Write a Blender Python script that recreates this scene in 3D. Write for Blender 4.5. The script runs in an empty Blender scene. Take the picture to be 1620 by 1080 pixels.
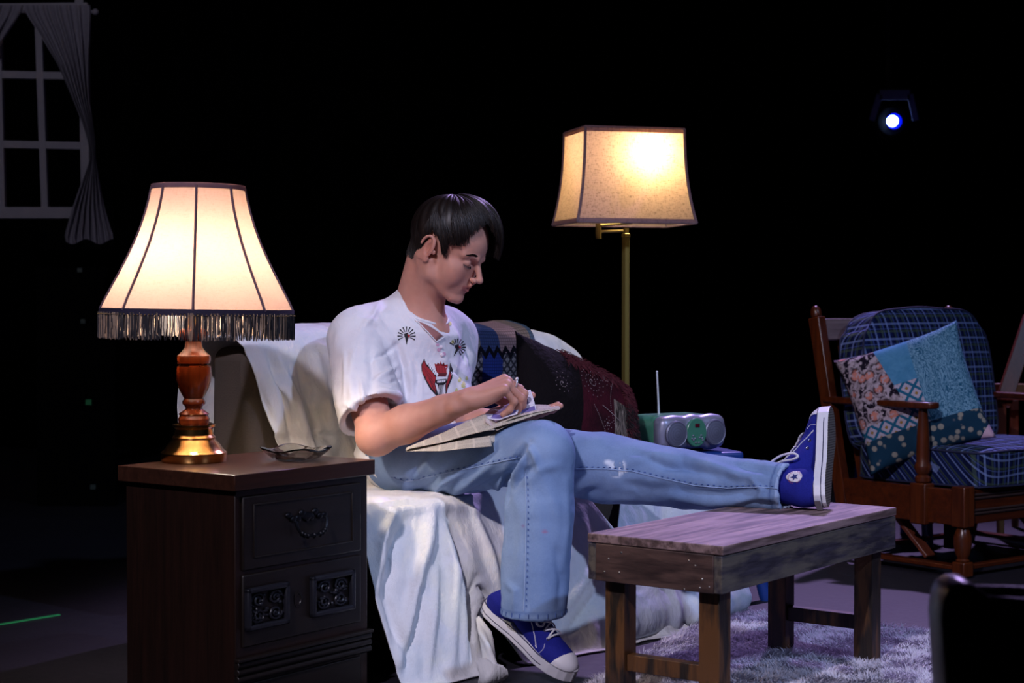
import bpy, bmesh, math, random
import numpy as np
from mathutils import Vector, Matrix
from mathutils.bvhtree import BVHTree

SC = bpy.context.scene
COL = SC.collection
PI = math.pi

# ------------------------------------------------------------------ camera
CAM_H = 0.82
FPX = 2700.0                      # focal length in pixels of the 1620 px wide frame
PITCH = math.atan(60 / FPX)
cam_d = bpy.data.cameras.new('camera')
cam_d.sensor_width = 36.0
cam_d.lens = FPX / 1620 * 36.0
cam_d.clip_start = 0.05
cam_d.dof.use_dof = True
cam_d.dof.focus_distance = 3.95
cam_d.dof.aperture_fstop = 5.6
cam = bpy.data.objects.new('camera', cam_d)
COL.objects.link(cam)
cam.location = (0, 0, CAM_H)
cam.rotation_euler = (PI / 2 - PITCH, 0, 0)
SC.camera = cam

# ------------------------------------------------------------------ world, exposure
w = bpy.data.worlds.new('dark_stage')
SC.world = w
w.use_nodes = True
w.node_tree.nodes['Background'].inputs[0].default_value = (0.35, 0.33, 0.5, 1)
w.node_tree.nodes['Background'].inputs[1].default_value = 0.0035
SC.view_settings.view_transform = 'Standard'
SC.view_settings.look = 'None'
SC.view_settings.exposure = 0.0
SC.view_settings.gamma = 1.0
SC.view_settings.use_curve_mapping = False


def spot(name, loc, target, power, color, angle, blend=0.5, size=0.12):
    d = bpy.data.lights.new(name, 'SPOT')
    d.energy = power
    d.color = color
    d.spot_size = math.radians(angle)
    d.spot_blend = blend
    d.shadow_soft_size = size
    o = bpy.data.objects.new(name, d)
    COL.objects.link(o)
    o.location = loc
    o.rotation_euler = (Vector(target) - Vector(loc)).to_track_quat('-Z', 'Y').to_euler()
    return o


# stage lanterns hung above the audience and over the stage, plus one added spill spot
spot('stage_light_front', (-1.6, -1.2, 4.6), (0.25, 4.2, 0.3), 1050, (0.86, 0.80, 1.0), 27, 0.7, 0.10)
spot('stage_light_cross', (3.6, 0.4, 4.2), (0.35, 4.2, 0.4), 640, (0.50, 0.62, 1.0), 26, 0.7, 0.10)
spot('stage_light_back', (1.7, 8.2, 4.6), (1.2, 4.6, 0.1), 1200, (0.60, 0.42, 1.0), 46, 0.6, 0.10)
spot('stage_light_chair', (3.8, 2.2, 4.2), (1.6, 5.4, 0.3), 200, (0.45, 0.62, 1.0), 26, 0.6, 0.10)
spot('added_window_spill', (-2.2, -0.5, 4.0), (-2.0, 6.5, 1.6), 190, (0.85, 0.8, 1.0), 30, 0.8, 0.10)  # added spot standing in for dim spill on the window and curtains


# ------------------------------------------------------------------ pixel <-> world
_cp, _sp = math.cos(PITCH), math.sin(PITCH)


def P(u, v, Y):
    """the point at depth Y that the photograph shows at pixel (u, v)"""
    dx, a = u - 810.0, 540.0 - v
    dy = a * _sp + FPX * _cp
    dz = a * _cp - FPX * _sp
    return Vector((dx / dy * Y, Y, CAM_H + dz / dy * Y))


def proj(V):
    """vertices (n,3) -> pixel coordinates in the photograph"""
    V = np.asarray(V, float)
    y, z = V[:, 1], V[:, 2] - CAM_H
    f = y * _cp - z * _sp
    up = y * _sp + z * _cp
    return np.stack([810 + V[:, 0] / f * FPX, 540 - up / f * FPX], 1)


# ------------------------------------------------------------------ materials
def lin(c):
    if isinstance(c, str):
        c = c.lstrip('#')
        c = [int(c[i:i + 2], 16) / 255 for i in (0, 2, 4)]
    return tuple((x / 12.92 if x <= 0.04045 else ((x + 0.055) / 1.055) ** 2.4) for x in c) + (1.0,)


class NT:
    def __init__(s, name, rough=0.6, metal=0.0, spec=0.5):
        s.m = bpy.data.materials.new(name)
        s.m.use_nodes = True
        s.t = s.m.node_tree
        s.b = s.t.nodes['Principled BSDF']
        s.b.inputs['Roughness'].default_value = rough
        s.b.inputs['Metallic'].default_value = metal
        s.b.inputs['Specular IOR Level'].default_value = spec
        s._c = None

    def put(s, sock, v):
        if isinstance(v, bpy.types.NodeSocket):
            s.t.links.new(v, sock)
        elif isinstance(v, str):
            sock.default_value = lin(v)
        else:
            sock.default_value = v

    def node(s, typ, **kw):
        n = s.t.nodes.new(typ)
        for k, v in kw.items():
            setattr(n, k, v)
        return n

    def co(s, kind='Object'):
        if s._c is None:
            s._c = s.node('ShaderNodeTexCoord')
        return s._c.outputs[kind]

    def sep(s, v):
        n = s.node('ShaderNodeSeparateXYZ')
        s.put(n.inputs[0], v)
        return n.outputs

    def comb(s, x, y, z):
        n = s.node('ShaderNodeCombineXYZ')
        for i, q in enumerate((x, y, z)):
            s.put(n.inputs[i], q)
        return n.outputs[0]

    def map(s, v, scale=(1, 1, 1), rot=(0, 0, 0), loc=(0, 0, 0)):
        n = s.node('ShaderNodeMapping')
        s.put(n.inputs['Vector'], v)
        n.inputs['Scale'].default_value = scale
        n.inputs['Rotation'].default_value = rot
        n.inputs['Location'].default_value = loc
        return n.outputs[0]

    def math(s, op, a, b=0.0, c=0.0, clamp=False):
        n = s.node('ShaderNodeMath', operation=op, use_clamp=clamp)
        s.put(n.inputs[0], a)
        s.put(n.inputs[1], b)
        s.put(n.inputs[2], c)
        return n.outputs[0]

    def noise(s, scale, detail=4, vec=None, rough=0.55, dist=0.0):
        n = s.node('ShaderNodeTexNoise')
        n.inputs['Scale'].default_value = scale
        n.inputs['Detail'].default_value = detail
        n.inputs['Roughness'].default_value = rough
        n.inputs['Distortion'].default_value = dist
        s.put(n.inputs['Vector'], vec if vec is not None else s.co())
        return n.outputs['Fac']

    def voro(s, scale, vec=None, feature='F1', out='Distance', rnd=1.0):
        n = s.node('ShaderNodeTexVoronoi', feature=feature)
        n.inputs['Scale'].default_value = scale
        n.inputs['Randomness'].default_value = rnd
        s.put(n.inputs['Vector'], vec if vec is not None else s.co())
        return n.outputs[out]

    def ramp(s, fac, stops, mode='LINEAR'):
        n = s.node('ShaderNodeValToRGB')
        n.color_ramp.interpolation = mode
        e = n.color_ramp.elements
        while len(e) < len(stops):
            e.new(0.5)
        for i, (p, c) in enumerate(stops):
            e[i].position = p
            e[i].color = lin(c) if isinstance(c, str) else (c, c, c, 1)
        s.put(n.inputs[0], fac)
        return n.outputs[0]

    def mix(s, fac, a, b, mode='MIX'):
        n = s.node('ShaderNodeMix', data_type='RGBA', blend_type=mode)
        s.put(n.inputs[0], fac)
        s.put(n.inputs[6], a)
        s.put(n.inputs[7], b)
        return n.outputs[2]

    def band(s, x, period, width, off=0.0):
        """1 inside stripes of `width` repeating each `period`"""
        f = s.math('FRACT', s.math('DIVIDE', s.math('ADD', x, off), period))
        return s.math('LESS_THAN', f, width / period)

    def color(s, v):
        s.put(s.b.inputs['Base Color'], v)
        return s

    def rough(s, v):
        s.put(s.b.inputs['Roughness'], v)
        return s

    def bump(s, h, strength=0.3, dist=0.002):
        n = s.node('ShaderNodeBump')
        n.inputs['Strength'].default_value = strength
        n.inputs['Distance'].default_value = dist
        s.put(n.inputs['Height'], h)
        s.t.links.new(n.outputs[0], s.b.inputs['Normal'])
        return s


def plain(name, c, rough=0.6, metal=0.0, spec=0.5, var=0.12, scale=30, bump=0.0):
    n = NT(name, rough, metal, spec)
    f = n.noise(scale, 4)
    c = lin(c)
    a = tuple(x * (1 - var) for x in c[:3]) + (1,)
    b = tuple(min(1, x * (1 + var)) for x in c[:3]) + (1,)
    n.color(n.mix(f, a, b))
    if bump:
        n.bump(f, bump, 0.003)
    return n.m


def wood(name, dark, light, axis='z', scale=1.0, rough=0.4, bump=0.15, spec=0.5):
    n = NT(name, rough, 0, spec)
    st = {'x': (2, 34, 34), 'y': (34, 2, 34), 'z': (34, 34, 2)}[axis]
    v = n.map(n.co(), tuple(q * scale for q in st))
    a = n.noise(1.6, 6, v, 0.65, 0.8)
    b = n.noise(9, 3, v, 0.5)
    f = n.math('ADD', n.math('MULTIPLY', a, 0.75), n.math('MULTIPLY', b, 0.25))
    n.color(n.ramp(f, [(0.3, dark), (0.7, light)]))
    n.bump(f, bump, 0.002)
    return n.m


# ------------------------------------------------------------------ mesh collecting
def rotz(a):
    return Matrix.Rotation(a, 3, 'Z')


def basis(xa, za=(0, 0, 1)):
    """3x3 matrix whose x column is xa and whose z column is close to za"""
    x = Vector(xa).normalized()
    z = Vector(za)
    z = (z - x * z.dot(x)).normalized()
    return Matrix((x, z.cross(x), z)).transposed()


class MB:
    def __init__(s):
        s.v, s.f, s.mi, s.uv = [], [], [], {}
        s.cur = 0

    def add(s, vs, fs, M=None, T=None):
        o = len(s.v)
        for p in vs:
            p = Vector(p)
            if M is not None:
                p = M @ p
            if T is not None:
                p = p + Vector(T)
            s.v.append(p)
        for q in fs:
            s.f.append([i + o for i in q])
            s.mi.append(s.cur)
        return s

    def box(s, c, d, M=None, T=None, taper=1.0):
        x, y, z = d[0] / 2, d[1] / 2, d[2] / 2
        vs = []
        for sz in (-1, 1):
            k = taper if sz < 0 else 1.0
            for sx, sy in ((-1, -1), (1, -1), (1, 1), (-1, 1)):
                vs.append((c[0] + sx * x * k, c[1] + sy * y * k, c[2] + sz * z))
        return s.add(vs, [(3, 2, 1, 0), (4, 5, 6, 7), (0, 1, 5, 4), (1, 2, 6, 5), (2, 3, 7, 6), (3, 0, 4, 7)], M, T)

    def span(s, lo, hi, M=None, T=None):
        return s.box([(a + b) / 2 for a, b in zip(lo, hi)], [b - a for a, b in zip(lo, hi)], M, T)

    def beam(s, a, b, w, h, up=(0, 0, 1)):
        a, b = Vector(a), Vector(b)
        B = basis(b - a, up)
        return s.box((0, 0, 0), ((b - a).length, w, h), B, (a + b) / 2)

    def lathe(s, prof, n=32, M=None, T=None, caps=True, ang=0.0):
        vs, fs = [], []
        for r, z in prof:
            for k in range(n):
                t = 2 * PI * k / n + ang
                vs.append((r * math.cos(t), r * math.sin(t), z))
        for i in range(len(prof) - 1):
            for k in range(n):
                k2 = (k + 1) % n
                fs.append((i * n + k, i * n + k2, (i + 1) * n + k2, (i + 1) * n + k))
        if caps:
            fs.append(tuple(range(n))[::-1])
            fs.append(tuple((len(prof) - 1) * n + k for k in range(n)))
        return s.add(vs, fs, M, T)

    def tube(s, pts, r, n=8, closed=False):
        pts = [Vector(p) for p in pts]
        m = len(pts)
        rs = r if isinstance(r, (list, tuple)) else [r] * m
        vs, fs = [], []
        ref = None
        for i, p in enumerate(pts):
            if closed:
                t = pts[(i + 1) % m] - pts[i - 1]
            else:
                t = pts[min(i + 1, m - 1)] - pts[max(i - 1, 0)]
            if t.length < 1e-9:
                t = Vector((0, 0, 1))
            t.normalize()
            if ref is None:
                ref = t.orthogonal().normalized()
            ref = (ref - t * ref.dot(t)).normalized()
            b = t.cross(ref)
            for k in range(n):
                a = 2 * PI * k / n
                vs.append(p + (ref * math.cos(a) + b * math.sin(a)) * rs[i])
        for i in range(m if closed else m - 1):
            j = (i + 1) % m
            for k in range(n):
                k2 = (k + 1) % n
                fs.append((i * n + k, i * n + k2, j * n + k2, j * n + k))
        if not closed:
            fs.append(tuple(range(n))[::-1])
            fs.append(tuple((m - 1) * n + k for k in range(n)))
        return s.add(vs, fs)

    def ell(s, c, r, M=None, T=None, n=16):
        prof = []
        for i in range(n + 1):
            a = -PI / 2 + PI * i / n
            prof.append((max(math.cos(a), 1e-4), math.sin(a)))
        S = Matrix.Diagonal(Vector(r))
        M2 = (M if M is not None else Matrix.Identity(3))
        cc = M2 @ Vector(c) + (Vector(T) if T is not None else Vector())
        return s.lathe(prof, n * 2, M2 @ S, cc)

    def prism(s, poly, z0, z1, M=None, T=None):
        n = len(poly)
        vs = [(x, y, z0) for x, y in poly] + [(x, y, z1) for x, y in poly]
        fs = [tuple(range(n))[::-1], tuple(range(n, 2 * n))]
        fs += [(i, (i + 1) % n, n + (i + 1) % n, n + i) for i in range(n)]
        return s.add(vs, fs, M, T)

    def sheet(s, rows):
        """grid of points [[p..]..] as a surface"""
        h, w_ = len(rows), len(rows[0])
        vs = [p for r in rows for p in r]
        fs = [(i * w_ + j, i * w_ + j + 1, (i + 1) * w_ + j + 1, (i + 1) * w_ + j)
              for i in range(h - 1) for j in range(w_ - 1)]
        return s.add(vs, fs)

    def build(s, name, mat, parent=None, smooth=None, bevel=0.0, seg=2, sub=0, solid=0.0, world=False, recalc=True):
        me = bpy.data.meshes.new(name)
        off = Vector()
        if world and parent is not None:
            off = parent.location
        me.from_pydata([p - off for p in s.v], [], s.f)
        for m in (mat if isinstance(mat, (list, tuple)) else [mat]):
            me.materials.append(m)
        if any(s.mi):
            me.polygons.foreach_set('material_index', s.mi)
        if recalc:
            bm = bmesh.new()
            bm.from_mesh(me)
            bmesh.ops.recalc_face_normals(bm, faces=bm.faces)
            bm.to_mesh(me)
            bm.free()
        return finish(name, me, parent, smooth, bevel, seg, sub, solid)


def finish(name, me, parent=None, smooth=None, bevel=0.0, seg=2, sub=0, solid=0.0):
    o = bpy.data.objects.new(name, me)
    COL.objects.link(o)
    if parent is not None:
        o.parent = parent
    if solid:
        md = o.modifiers.new('thickness', 'SOLIDIFY')
        md.thickness = solid
        md.offset = 0
    if bevel:
        md = o.modifiers.new('bevel', 'BEVEL')
        md.width = bevel
        md.segments = seg
        md.limit_method = 'ANGLE'
        md.angle_limit = math.radians(40)
        md.harden_normals = False
    if sub:
        md = o.modifiers.new('subdiv', 'SUBSURF')
        md.levels = sub
        md.render_levels = sub
    ang = 38 if smooth is None else smooth
    if ang:
        me.shade_smooth()
        if ang < 180:
            try:
                me.set_sharp_from_angle(angle=math.radians(ang))
            except Exception:
                pass
    return o


def thing(name, label, cat, loc=(0, 0, 0), rz=0.0, group=None):
    o = bpy.data.objects.new(name, None)
    COL.objects.link(o)
    o.empty_display_size = 0.05
    o.location = loc
    o.rotation_euler = (0, 0, rz)
    return tag(o, label, cat, group)


def tag(o, label, cat, group=None):
    o['label'] = label
    o['category'] = cat
    if group:
        o['group'] = group
    return o


# ------------------------------------------------------------------ signed distance sculpting
class Sdf:
    def __init__(s, lo, hi, h):
        s.h = h
        s.lo = np.array(lo, np.float32)
        s.ax = [np.arange(lo[i], hi[i] + h, h, dtype=np.float32) for i in range(3)]
        s.D = np.full([len(a) for a in s.ax], 0.5, np.float32)

    def _sub(s, lo, hi):
        sl = []
        for i in range(3):
            a = int(max(0, math.floor((lo[i] - s.lo[i]) / s.h)))
            b = int(min(len(s.ax[i]), math.ceil((hi[i] - s.lo[i]) / s.h) + 1))
            if b <= a:
                return None
            sl.append(slice(a, b))
        g = [s.ax[0][sl[0]][:, None, None], s.ax[1][sl[1]][None, :, None], s.ax[2][sl[2]][None, None, :]]
        return tuple(sl), g

    def apply(s, lo, hi, fn, k=0.0, op='u'):
        m = max(k, 0) + 3 * s.h + 0.004
        r = s._sub([a - m for a in lo], [a + m for a in hi])
        if r is None:
            return s
        sl, g = r
        d = fn(*g).astype(np.float32)
        D = s.D[sl]
        if op == 'u':
            if k > 0:
                hh = np.clip(0.5 + 0.5 * (D - d) / k, 0, 1)
                s.D[sl] = D * (1 - hh) + d * hh - k * hh * (1 - hh)
            else:
                s.D[sl] = np.minimum(D, d)
        elif op == 's':
            if k > 0:
                hh = np.clip(0.5 - 0.5 * (D + d) / k, 0, 1)
                s.D[sl] = D * (1 - hh) - d * hh + k * hh * (1 - hh)
            else:
                s.D[sl] = np.maximum(D, -d)
        return s

    def cone(s, a, b, r0, r1=None, k=0.0, op='u', flat=None):
        """capsule of changing radius; flat=(axis, factor) squeezes it along an axis"""
        r1 = r0 if r1 is None else r1
        a, b = np.array(a, float), np.array(b, float)
        ba = b - a
        L2 = max(float(ba @ ba), 1e-12)
        mr = max(r0, r1)
        if flat is not None:
            fa = np.array(flat[0], float)
            fa = fa / np.linalg.norm(fa)
            fk = 1 / flat[1]
            mr = mr * max(1, flat[1])

        def fn(X, Y, Z):
            px, py, pz = X - a[0], Y - a[1], Z - a[2]
            t = np.clip((px * ba[0] + py * ba[1] + pz * ba[2]) / L2, 0, 1)
            qx, qy, qz = px - t * ba[0], py - t * ba[1], pz - t * ba[2]
            if flat is not None:
                c = qx * fa[0] + qy * fa[1] + qz * fa[2]
                e = c * (fk - 1)
                qx, qy, qz = qx + e * fa[0], qy + e * fa[1], qz + e * fa[2]
            return np.sqrt(qx * qx + qy * qy + qz * qz) - (r0 + (r1 - r0) * t)
        return s.apply(np.minimum(a, b) - mr, np.maximum(a, b) + mr, fn, k, op)

    def path(s, pts, rs, k=0.0, op='u', flat=None):
        if not isinstance(rs, (list, tuple)):
            rs = [rs] * len(pts)
        for i in range(len(pts) - 1):
            s.cone(pts[i], pts[i + 1], rs[i], rs[i + 1], k, op, flat)
        return s

    def ell(s, c, r, R=None, k=0.0, op='u'):
        """ellipsoid, columns of R are its axes"""
        c = np.array(c, float)
        r = np.array(r, float)
        R = np.eye(3) if R is None else np.array(R, float)
        ext = np.sqrt(((R * r[None, :]) ** 2).sum(1))

        def fn(X, Y, Z):
            px, py, pz = X - c[0], Y - c[1], Z - c[2]
            k0 = 0
            k1 = 0
            for i in range(3):
                q = px * R[0, i] + py * R[1, i] + pz * R[2, i]
                k0 = k0 + (q / r[i]) ** 2
                k1 = k1 + (q / r[i] ** 2) ** 2
            k0 = np.sqrt(k0)
            k1 = np.sqrt(k1) + 1e-9
            return k0 * (k0 - 1) / k1
        return s.apply(c - ext, c + ext, fn, k, op)

    def halfspace(s, p, n, k=0.0):
        """cuts away everything on the side n points to"""
        n = np.array(n, float)
        n = n / np.linalg.norm(n)
        p = np.array(p, float)
        X, Y, Z = s.ax[0][:, None, None], s.ax[1][None, :, None], s.ax[2][None, None, :]
        d = ((X - p[0]) * n[0] + (Y - p[1]) * n[1] + (Z - p[2]) * n[2]).astype(np.float32)
        s.D = np.maximum(s.D, d)
        return s

    def mesh(s):
        D = s.D
        sg = D < 0
        a = sg[:-1, :-1, :-1].astype(np.int8)
        cs = [(0, 0, 0), (1, 0, 0), (0, 1, 0), (1, 1, 0), (0, 0, 1), (1, 0, 1), (0, 1, 1), (1, 1, 1)]
        n = [q - 1 for q in D.shape]
        cnt = np.zeros(n, np.int8)
        for c in cs:
            cnt += sg[c[0]:c[0] + n[0], c[1]:c[1] + n[1], c[2]:c[2] + n[2]]
        mixed = (cnt > 0) & (cnt < 8)
        I, J, K = np.nonzero(mixed)
        idx = np.full(n, -1, np.int64)
        idx[I, J, K] = np.arange(len(I))
        val = np.stack([D[I + c[0], J + c[1], K + c[2]] for c in cs], 1)
        pos = np.zeros((len(I), 3))
        num = np.zeros(len(I))
        for p in range(8):
            for q in range(p + 1, 8):
                dd = [cs[q][i] - cs[p][i] for i in range(3)]
                if sum(abs(x) for x in dd) != 1:
                    continue
                va, vb = val[:, p], val[:, q]
                cr = (va < 0) != (vb < 0)
                t = np.where(cr, va / np.where(cr, va - vb, 1), 0)
                pt = np.array(cs[p], float)[None] + t[:, None] * np.array(dd, float)[None]
                pos += np.where(cr[:, None], pt, 0)
                num += cr
        V = (pos / num[:, None] + np.stack([I, J, K], 1)) * s.h + s.lo[None]
        Fs = []
        for ax in range(3):
            sl0 = [slice(0, -1) if i == ax else slice(1, -1) for i in range(3)]
            sl1 = [slice(1, None) if i == ax else slice(1, -1) for i in range(3)]
            A, B = sg[tuple(sl0)], sg[tuple(sl1)]
            e = np.argwhere(A != B)
            if not len(e):
                continue
            ins = A[tuple(e.T)]
            e = e + np.array([0 if i == ax else 1 for i in range(3)])
            o1, o2 = (ax + 1) % 3, (ax + 2) % 3
            q = []
            for d1, d2 in ((1, 1), (0, 1), (0, 0), (1, 0)):
                c = e.copy()
                c[:, o1] -= d1
                c[:, o2] -= d2
                q.append(idx[tuple(c.T)])
            q = np.stack(q, 1)
            q[~ins] = q[~ins][:, ::-1]
            Fs.append(q)
        Fq = np.concatenate(Fs)
        return V, Fq


def vnormals(V, Fq):
    a, b, c, d = (V[Fq[:, i]] for i in range(4))
    fn = np.cross(c - a, d - b)
    N = np.zeros_like(V)
    for i in range(4):
        np.add.at(N, Fq[:, i], fn)
    return N / (np.linalg.norm(N, axis=1, keepdims=True) + 1e-12)


def relax(V, Fq, it=1, f=0.5):
    for _ in range(it):
        S = np.zeros_like(V)
        C = np.zeros(len(V))
        for i in range(4):
            j = (i + 1) % 4
            np.add.at(S, Fq[:, i], V[Fq[:, j]])
            np.add.at(S, Fq[:, j], V[Fq[:, i]])
            np.add.at(C, Fq[:, i], 1)
            np.add.at(C, Fq[:, j], 1)
        V = V * (1 - f) + S / C[:, None] * f
    return V


def quadmesh(name, V, Fq, mats, parent=None, mi=None, world=True, smooth=180, attrs=None):
    me = bpy.data.meshes.new(name)
    off = np.array(parent.location) if (world and parent is not None) else np.zeros(3)
    V = np.ascontiguousarray(V - off, dtype=np.float32)
    me.vertices.add(len(V))
    me.vertices.foreach_set('co', V.ravel())
    me.loops.add(Fq.size)
    me.loops.foreach_set('vertex_index', Fq.astype(np.int32).ravel())
    me.polygons.add(len(Fq))
    me.polygons.foreach_set('loop_start', np.arange(0, Fq.size, Fq.shape[1], dtype=np.int32))
    if mi is not None:
        me.polygons.foreach_set('material_index', np.asarray(mi, np.int32))
    me.update(calc_edges=True)
    me.validate()
    for m in (mats if isinstance(mats, (list, tuple)) else [mats]):
        me.materials.append(m)
    for k, a in (attrs or {}).items():
        at = me.attributes.new(k, 'FLOAT_COLOR', 'POINT')
        at.data.foreach_set('color', np.ascontiguousarray(a, np.float32).ravel())
    return finish(name, me, parent, smooth)


def smoothstep(a, b, x):
    t = np.clip((x - a) / (b - a), 0, 1)
    return t * t * (3 - 2 * t)


def seg_dist(uv, a, b):
    a, b = np.array(a, float), np.array(b, float)
    ba = b - a
    t = np.clip(((uv - a) @ ba) / (ba @ ba), 0, 1)
    return np.linalg.norm(uv - a - t[:, None] * ba, axis=1), t


def _hash(i, j, k, seed):
    n = (i * 374761393 + j * 668265263 + k * 2147483647 + seed * 144665) & 0x7fffffff
    n = ((n ^ (n >> 13)) * 1274126177) & 0x7fffffff
    return ((n ^ (n >> 16)) & 0xffff) / 65535.0


def vnoise(Q, seed=0):
    """value noise, about -1..1, at points Q (n,3)"""
    Q = np.asarray(Q, float)
    B = np.floor(Q).astype(np.int64)
    f = Q - B
    f = f * f * (3 - 2 * f)
    r = 0
    for dx in (0, 1):
        for dy in (0, 1):
            for dz in (0, 1):
                wgt = (f[:, 0] if dx else 1 - f[:, 0]) * (f[:, 1] if dy else 1 - f[:, 1]) * (f[:, 2] if dz else 1 - f[:, 2])
                r = r + wgt * _hash(B[:, 0] + dx, B[:, 1] + dy, B[:, 2] + dz, seed)
    return r * 2 - 1


def ridged(Q, seed=0, oct=3):
    r, a, t = 0, 1.0, 0
    for i in range(oct):
        r = r + a * (1 - 2 * np.abs(vnoise(np.asarray(Q) * 2 ** i, seed + i)))
        t += a
        a *= 0.5
    return r / t


def press(V, N, folds, gain=1.35):
    """raise or sink creases that run along given lines on the side that faces the viewer"""
    uv = proj(V)
    face = smoothstep(0.05, -0.25, N[:, 1])
    h = np.zeros(len(V))
    for f in folds:
        pts, wd_, amp = f[0], f[1], f[2]
        best = np.full(len(V), 1e9)
        env = np.ones(len(V))
        m = len(pts) - 1
        for i in range(m):
            d, t = seg_dist(uv, pts[i], pts[i + 1])
            tt = (i + t) / m
            e = np.sin(np.clip(0.12 + 0.76 * tt, 0, 1) * PI)
            b = d < best
            best = np.where(b, d, best)
            env = np.where(b, e, env)
        if len(f) > 3:
            env = np.where((V[:, 1] < f[3]), env, 0)
        h += amp * env * np.exp(-(best / wd_) ** 2)
    return V + N * (h * face * gain)[:, None]




def point_in(parent, loc, e, col, r):
    d = bpy.data.lights.new(parent.name + '_added_yoke_fill', 'POINT')
    d.energy = e
    d.color = col
    d.shadow_soft_size = r
    o = bpy.data.objects.new(parent.name + '_added_yoke_fill', d)
    COL.objects.link(o)
    o.parent = parent
    o.location = loc


# ================================================================== the stage
n = NT('stage_floor_paint', 0.45, 0, 0.4)
f1 = n.noise(3.0, 6)
f2 = n.noise(40, 3)
n.color(n.mix(f1, '#16141a', '#211d27'))
n.rough(n.math('MULTIPLY_ADD', f2, 0.25, 0.42))
n.bump(f2, 0.15, 0.002)
M_FLOOR = n.m
fl = MB().span((-5, -2.5, -0.1), (6, 9.9, 0)).build('floor', M_FLOOR)
fl['kind'] = 'structure'

M_VELVET = plain('black_velour', '#050506', 0.95, 0, 0.05)
rows = []
for z in (0, 2.6, 5.4):
    rows.append([(x, 9.7 + 0.07 * math.sin(x * 21) + 0.03 * math.sin(x * 47 + z), z) for x in np.linspace(-5, 6, 420)])
wb = MB().sheet(rows).build('wall_back', M_VELVET, solid=0.02)
wb['kind'] = 'structure'

M_GLOW = plain('green_glow_tape', '#2f9c5a', 0.5)
M_GLOW2 = plain('dull_tape', '#3a4a44', 0.5)
# a dark masking flat left of the stage with bits of spike tape
flat_t = thing('masking_flat', 'tall black masking flat in the dark behind the fringed lamp, dotted with bits of tape', 'stage flat',
               P(120, 700, 6.9) * Vector((1, 1, 0)) if False else (P(120, 600, 6.9).x, 6.9, 0))
MB().span((-0.16, 0, 0), (0.16, 0.04, 1.22)).build('panel', M_VELVET, flat_t, bevel=0.004)
for u, v, m_, s in ((126, 427, M_GLOW2, 0.8), (131, 508, M_GLOW2, 0.8), (140, 636, M_GLOW, 1), (147, 770, M_GLOW2, 0.9)):
    p = P(u, v, 6.895)
    MB().box((p.x - flat_t.location.x, -0.003, p.z), (0.024 * s, 0.004, 0.022 * s), rotz(0)).build('tape_mark', m_, flat_t)
a, b = P(-5, 992, 4.35), P(90, 982, 4.45)
tp = MB().beam((a.x, 2214 / 512 + 0.0, 0.002), (b.x, 2214 / 495, 0.002), 0.012, 0.003).build('floor_tape', M_GLOW)
tag(tp, 'thin strip of green spike tape stuck on the dark floor left of the nightstand'.replace('left of', 'beside'), 'tape')

# ------------------------------------------------------------------ blue stage lantern at the back
M_BLACKMETAL = plain('black_lantern_metal', '#101014', 0.5, 0.3)
n = NT('blue_lens', 0.3)
n.b.inputs['Base Color'].default_value = (0.01, 0.01, 0.02, 1)
n.b.inputs['Emission Color'].default_value = (0.35, 0.55, 1, 1)
n.b.inputs['Emission Strength'].default_value = 30
M_LENS = n.m
M_BLUEGLOW = plain('blue_reflector', '#2020ff', 0.5)
n = NT('blue_gel', 0.4)
n.b.inputs['Base Color'].default_value = (0.0, 0.0, 0.5, 1)
n.b.inputs['Emission Color'].default_value = (0.0, 0.01, 1, 1)
n.b.inputs['Emission Strength'].default_value = 0.9
M_GEL = n.m
c = P(1411, 192, 8.6)
sl = thing('stage_lantern', 'black stage lantern with a bright blue-white lens, clamped high at the back of the stage', 'stage light', c)
face = Matrix.Rotation(PI / 2, 3, 'X')      # local z towards the camera (-y)
MB().lathe([(0.07, 0.0), (0.095, -0.02), (0.095, -0.2), (0.07, -0.3), (0.03, -0.33)], 24, face).build('housing', M_BLACKMETAL, sl)
MB().lathe([(0.027, 0.012), (0.026, 0.02)], 32, face).build('lens', M_LENS, sl)
MB().lathe([(0.038, 0.002), (0.038, 0.011)], 32, face, T=(0.010, 0, 0)).build('gel_ring', M_GEL, sl)
yk = MB()
yk.beam((-0.11, -0.04, 0), (-0.07, -0.04, 0.13), 0.03, 0.006, (0, 1, 0))
yk.beam((0.11, -0.04, 0), (0.08, -0.04, 0.13), 0.03, 0.006, (0, 1, 0))
yk.beam((-0.07, -0.04, 0.128), (0.08, -0.04, 0.128), 0.05, 0.006, (0, 1, 0))
yk.build('yoke', plain('grey_yoke', '#8a8a98', 0.5), sl)
point_in(sl, (0.03, -0.16, 0.0), 0.02, (0.05, 0.08, 1), 0.02)  # added point light ahead of the lens, there to light the yoke
pp = MB().tube([(c.x, c.y + 0.1, c.z + 0.13), (c.x, c.y + 0.1, 5.3)], 0.018).build('lighting_pole', M_BLACKMETAL)
tag(pp, 'black vertical pipe that carries the blue stage lantern', 'pipe')

# ------------------------------------------------------------------ hanging window and its curtains
M_WIN = plain('white_painted_frame', '#8f8c96', 0.6)
n = NT('sheer_curtain_cloth', 0.9, 0, 0.1)
n.color(n.mix(n.noise(60, 3), '#7f7c88', '#96939e'))
n.b.inputs['Alpha'].default_value = 0.93
M_SHEER = n.m
YW = 6.5
wp = P(36, 180, YW)
win = thing('hanging_window', 'white nine-pane window frame hung in the dark, without glass, above the fringed lamp', 'window frame', wp)


def W(u, v, dy=0.0):
    return P(u, v, YW + dy) - wp


def wbar(a, b, wd, nm, dep=0.035):
    MB().beam(a, b, dep, wd, (0, 0, 1) if abs((b - a).x) > abs((b - a).z) else (1, 0, 0)).build(nm, M_WIN, win, bevel=0.002)


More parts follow.
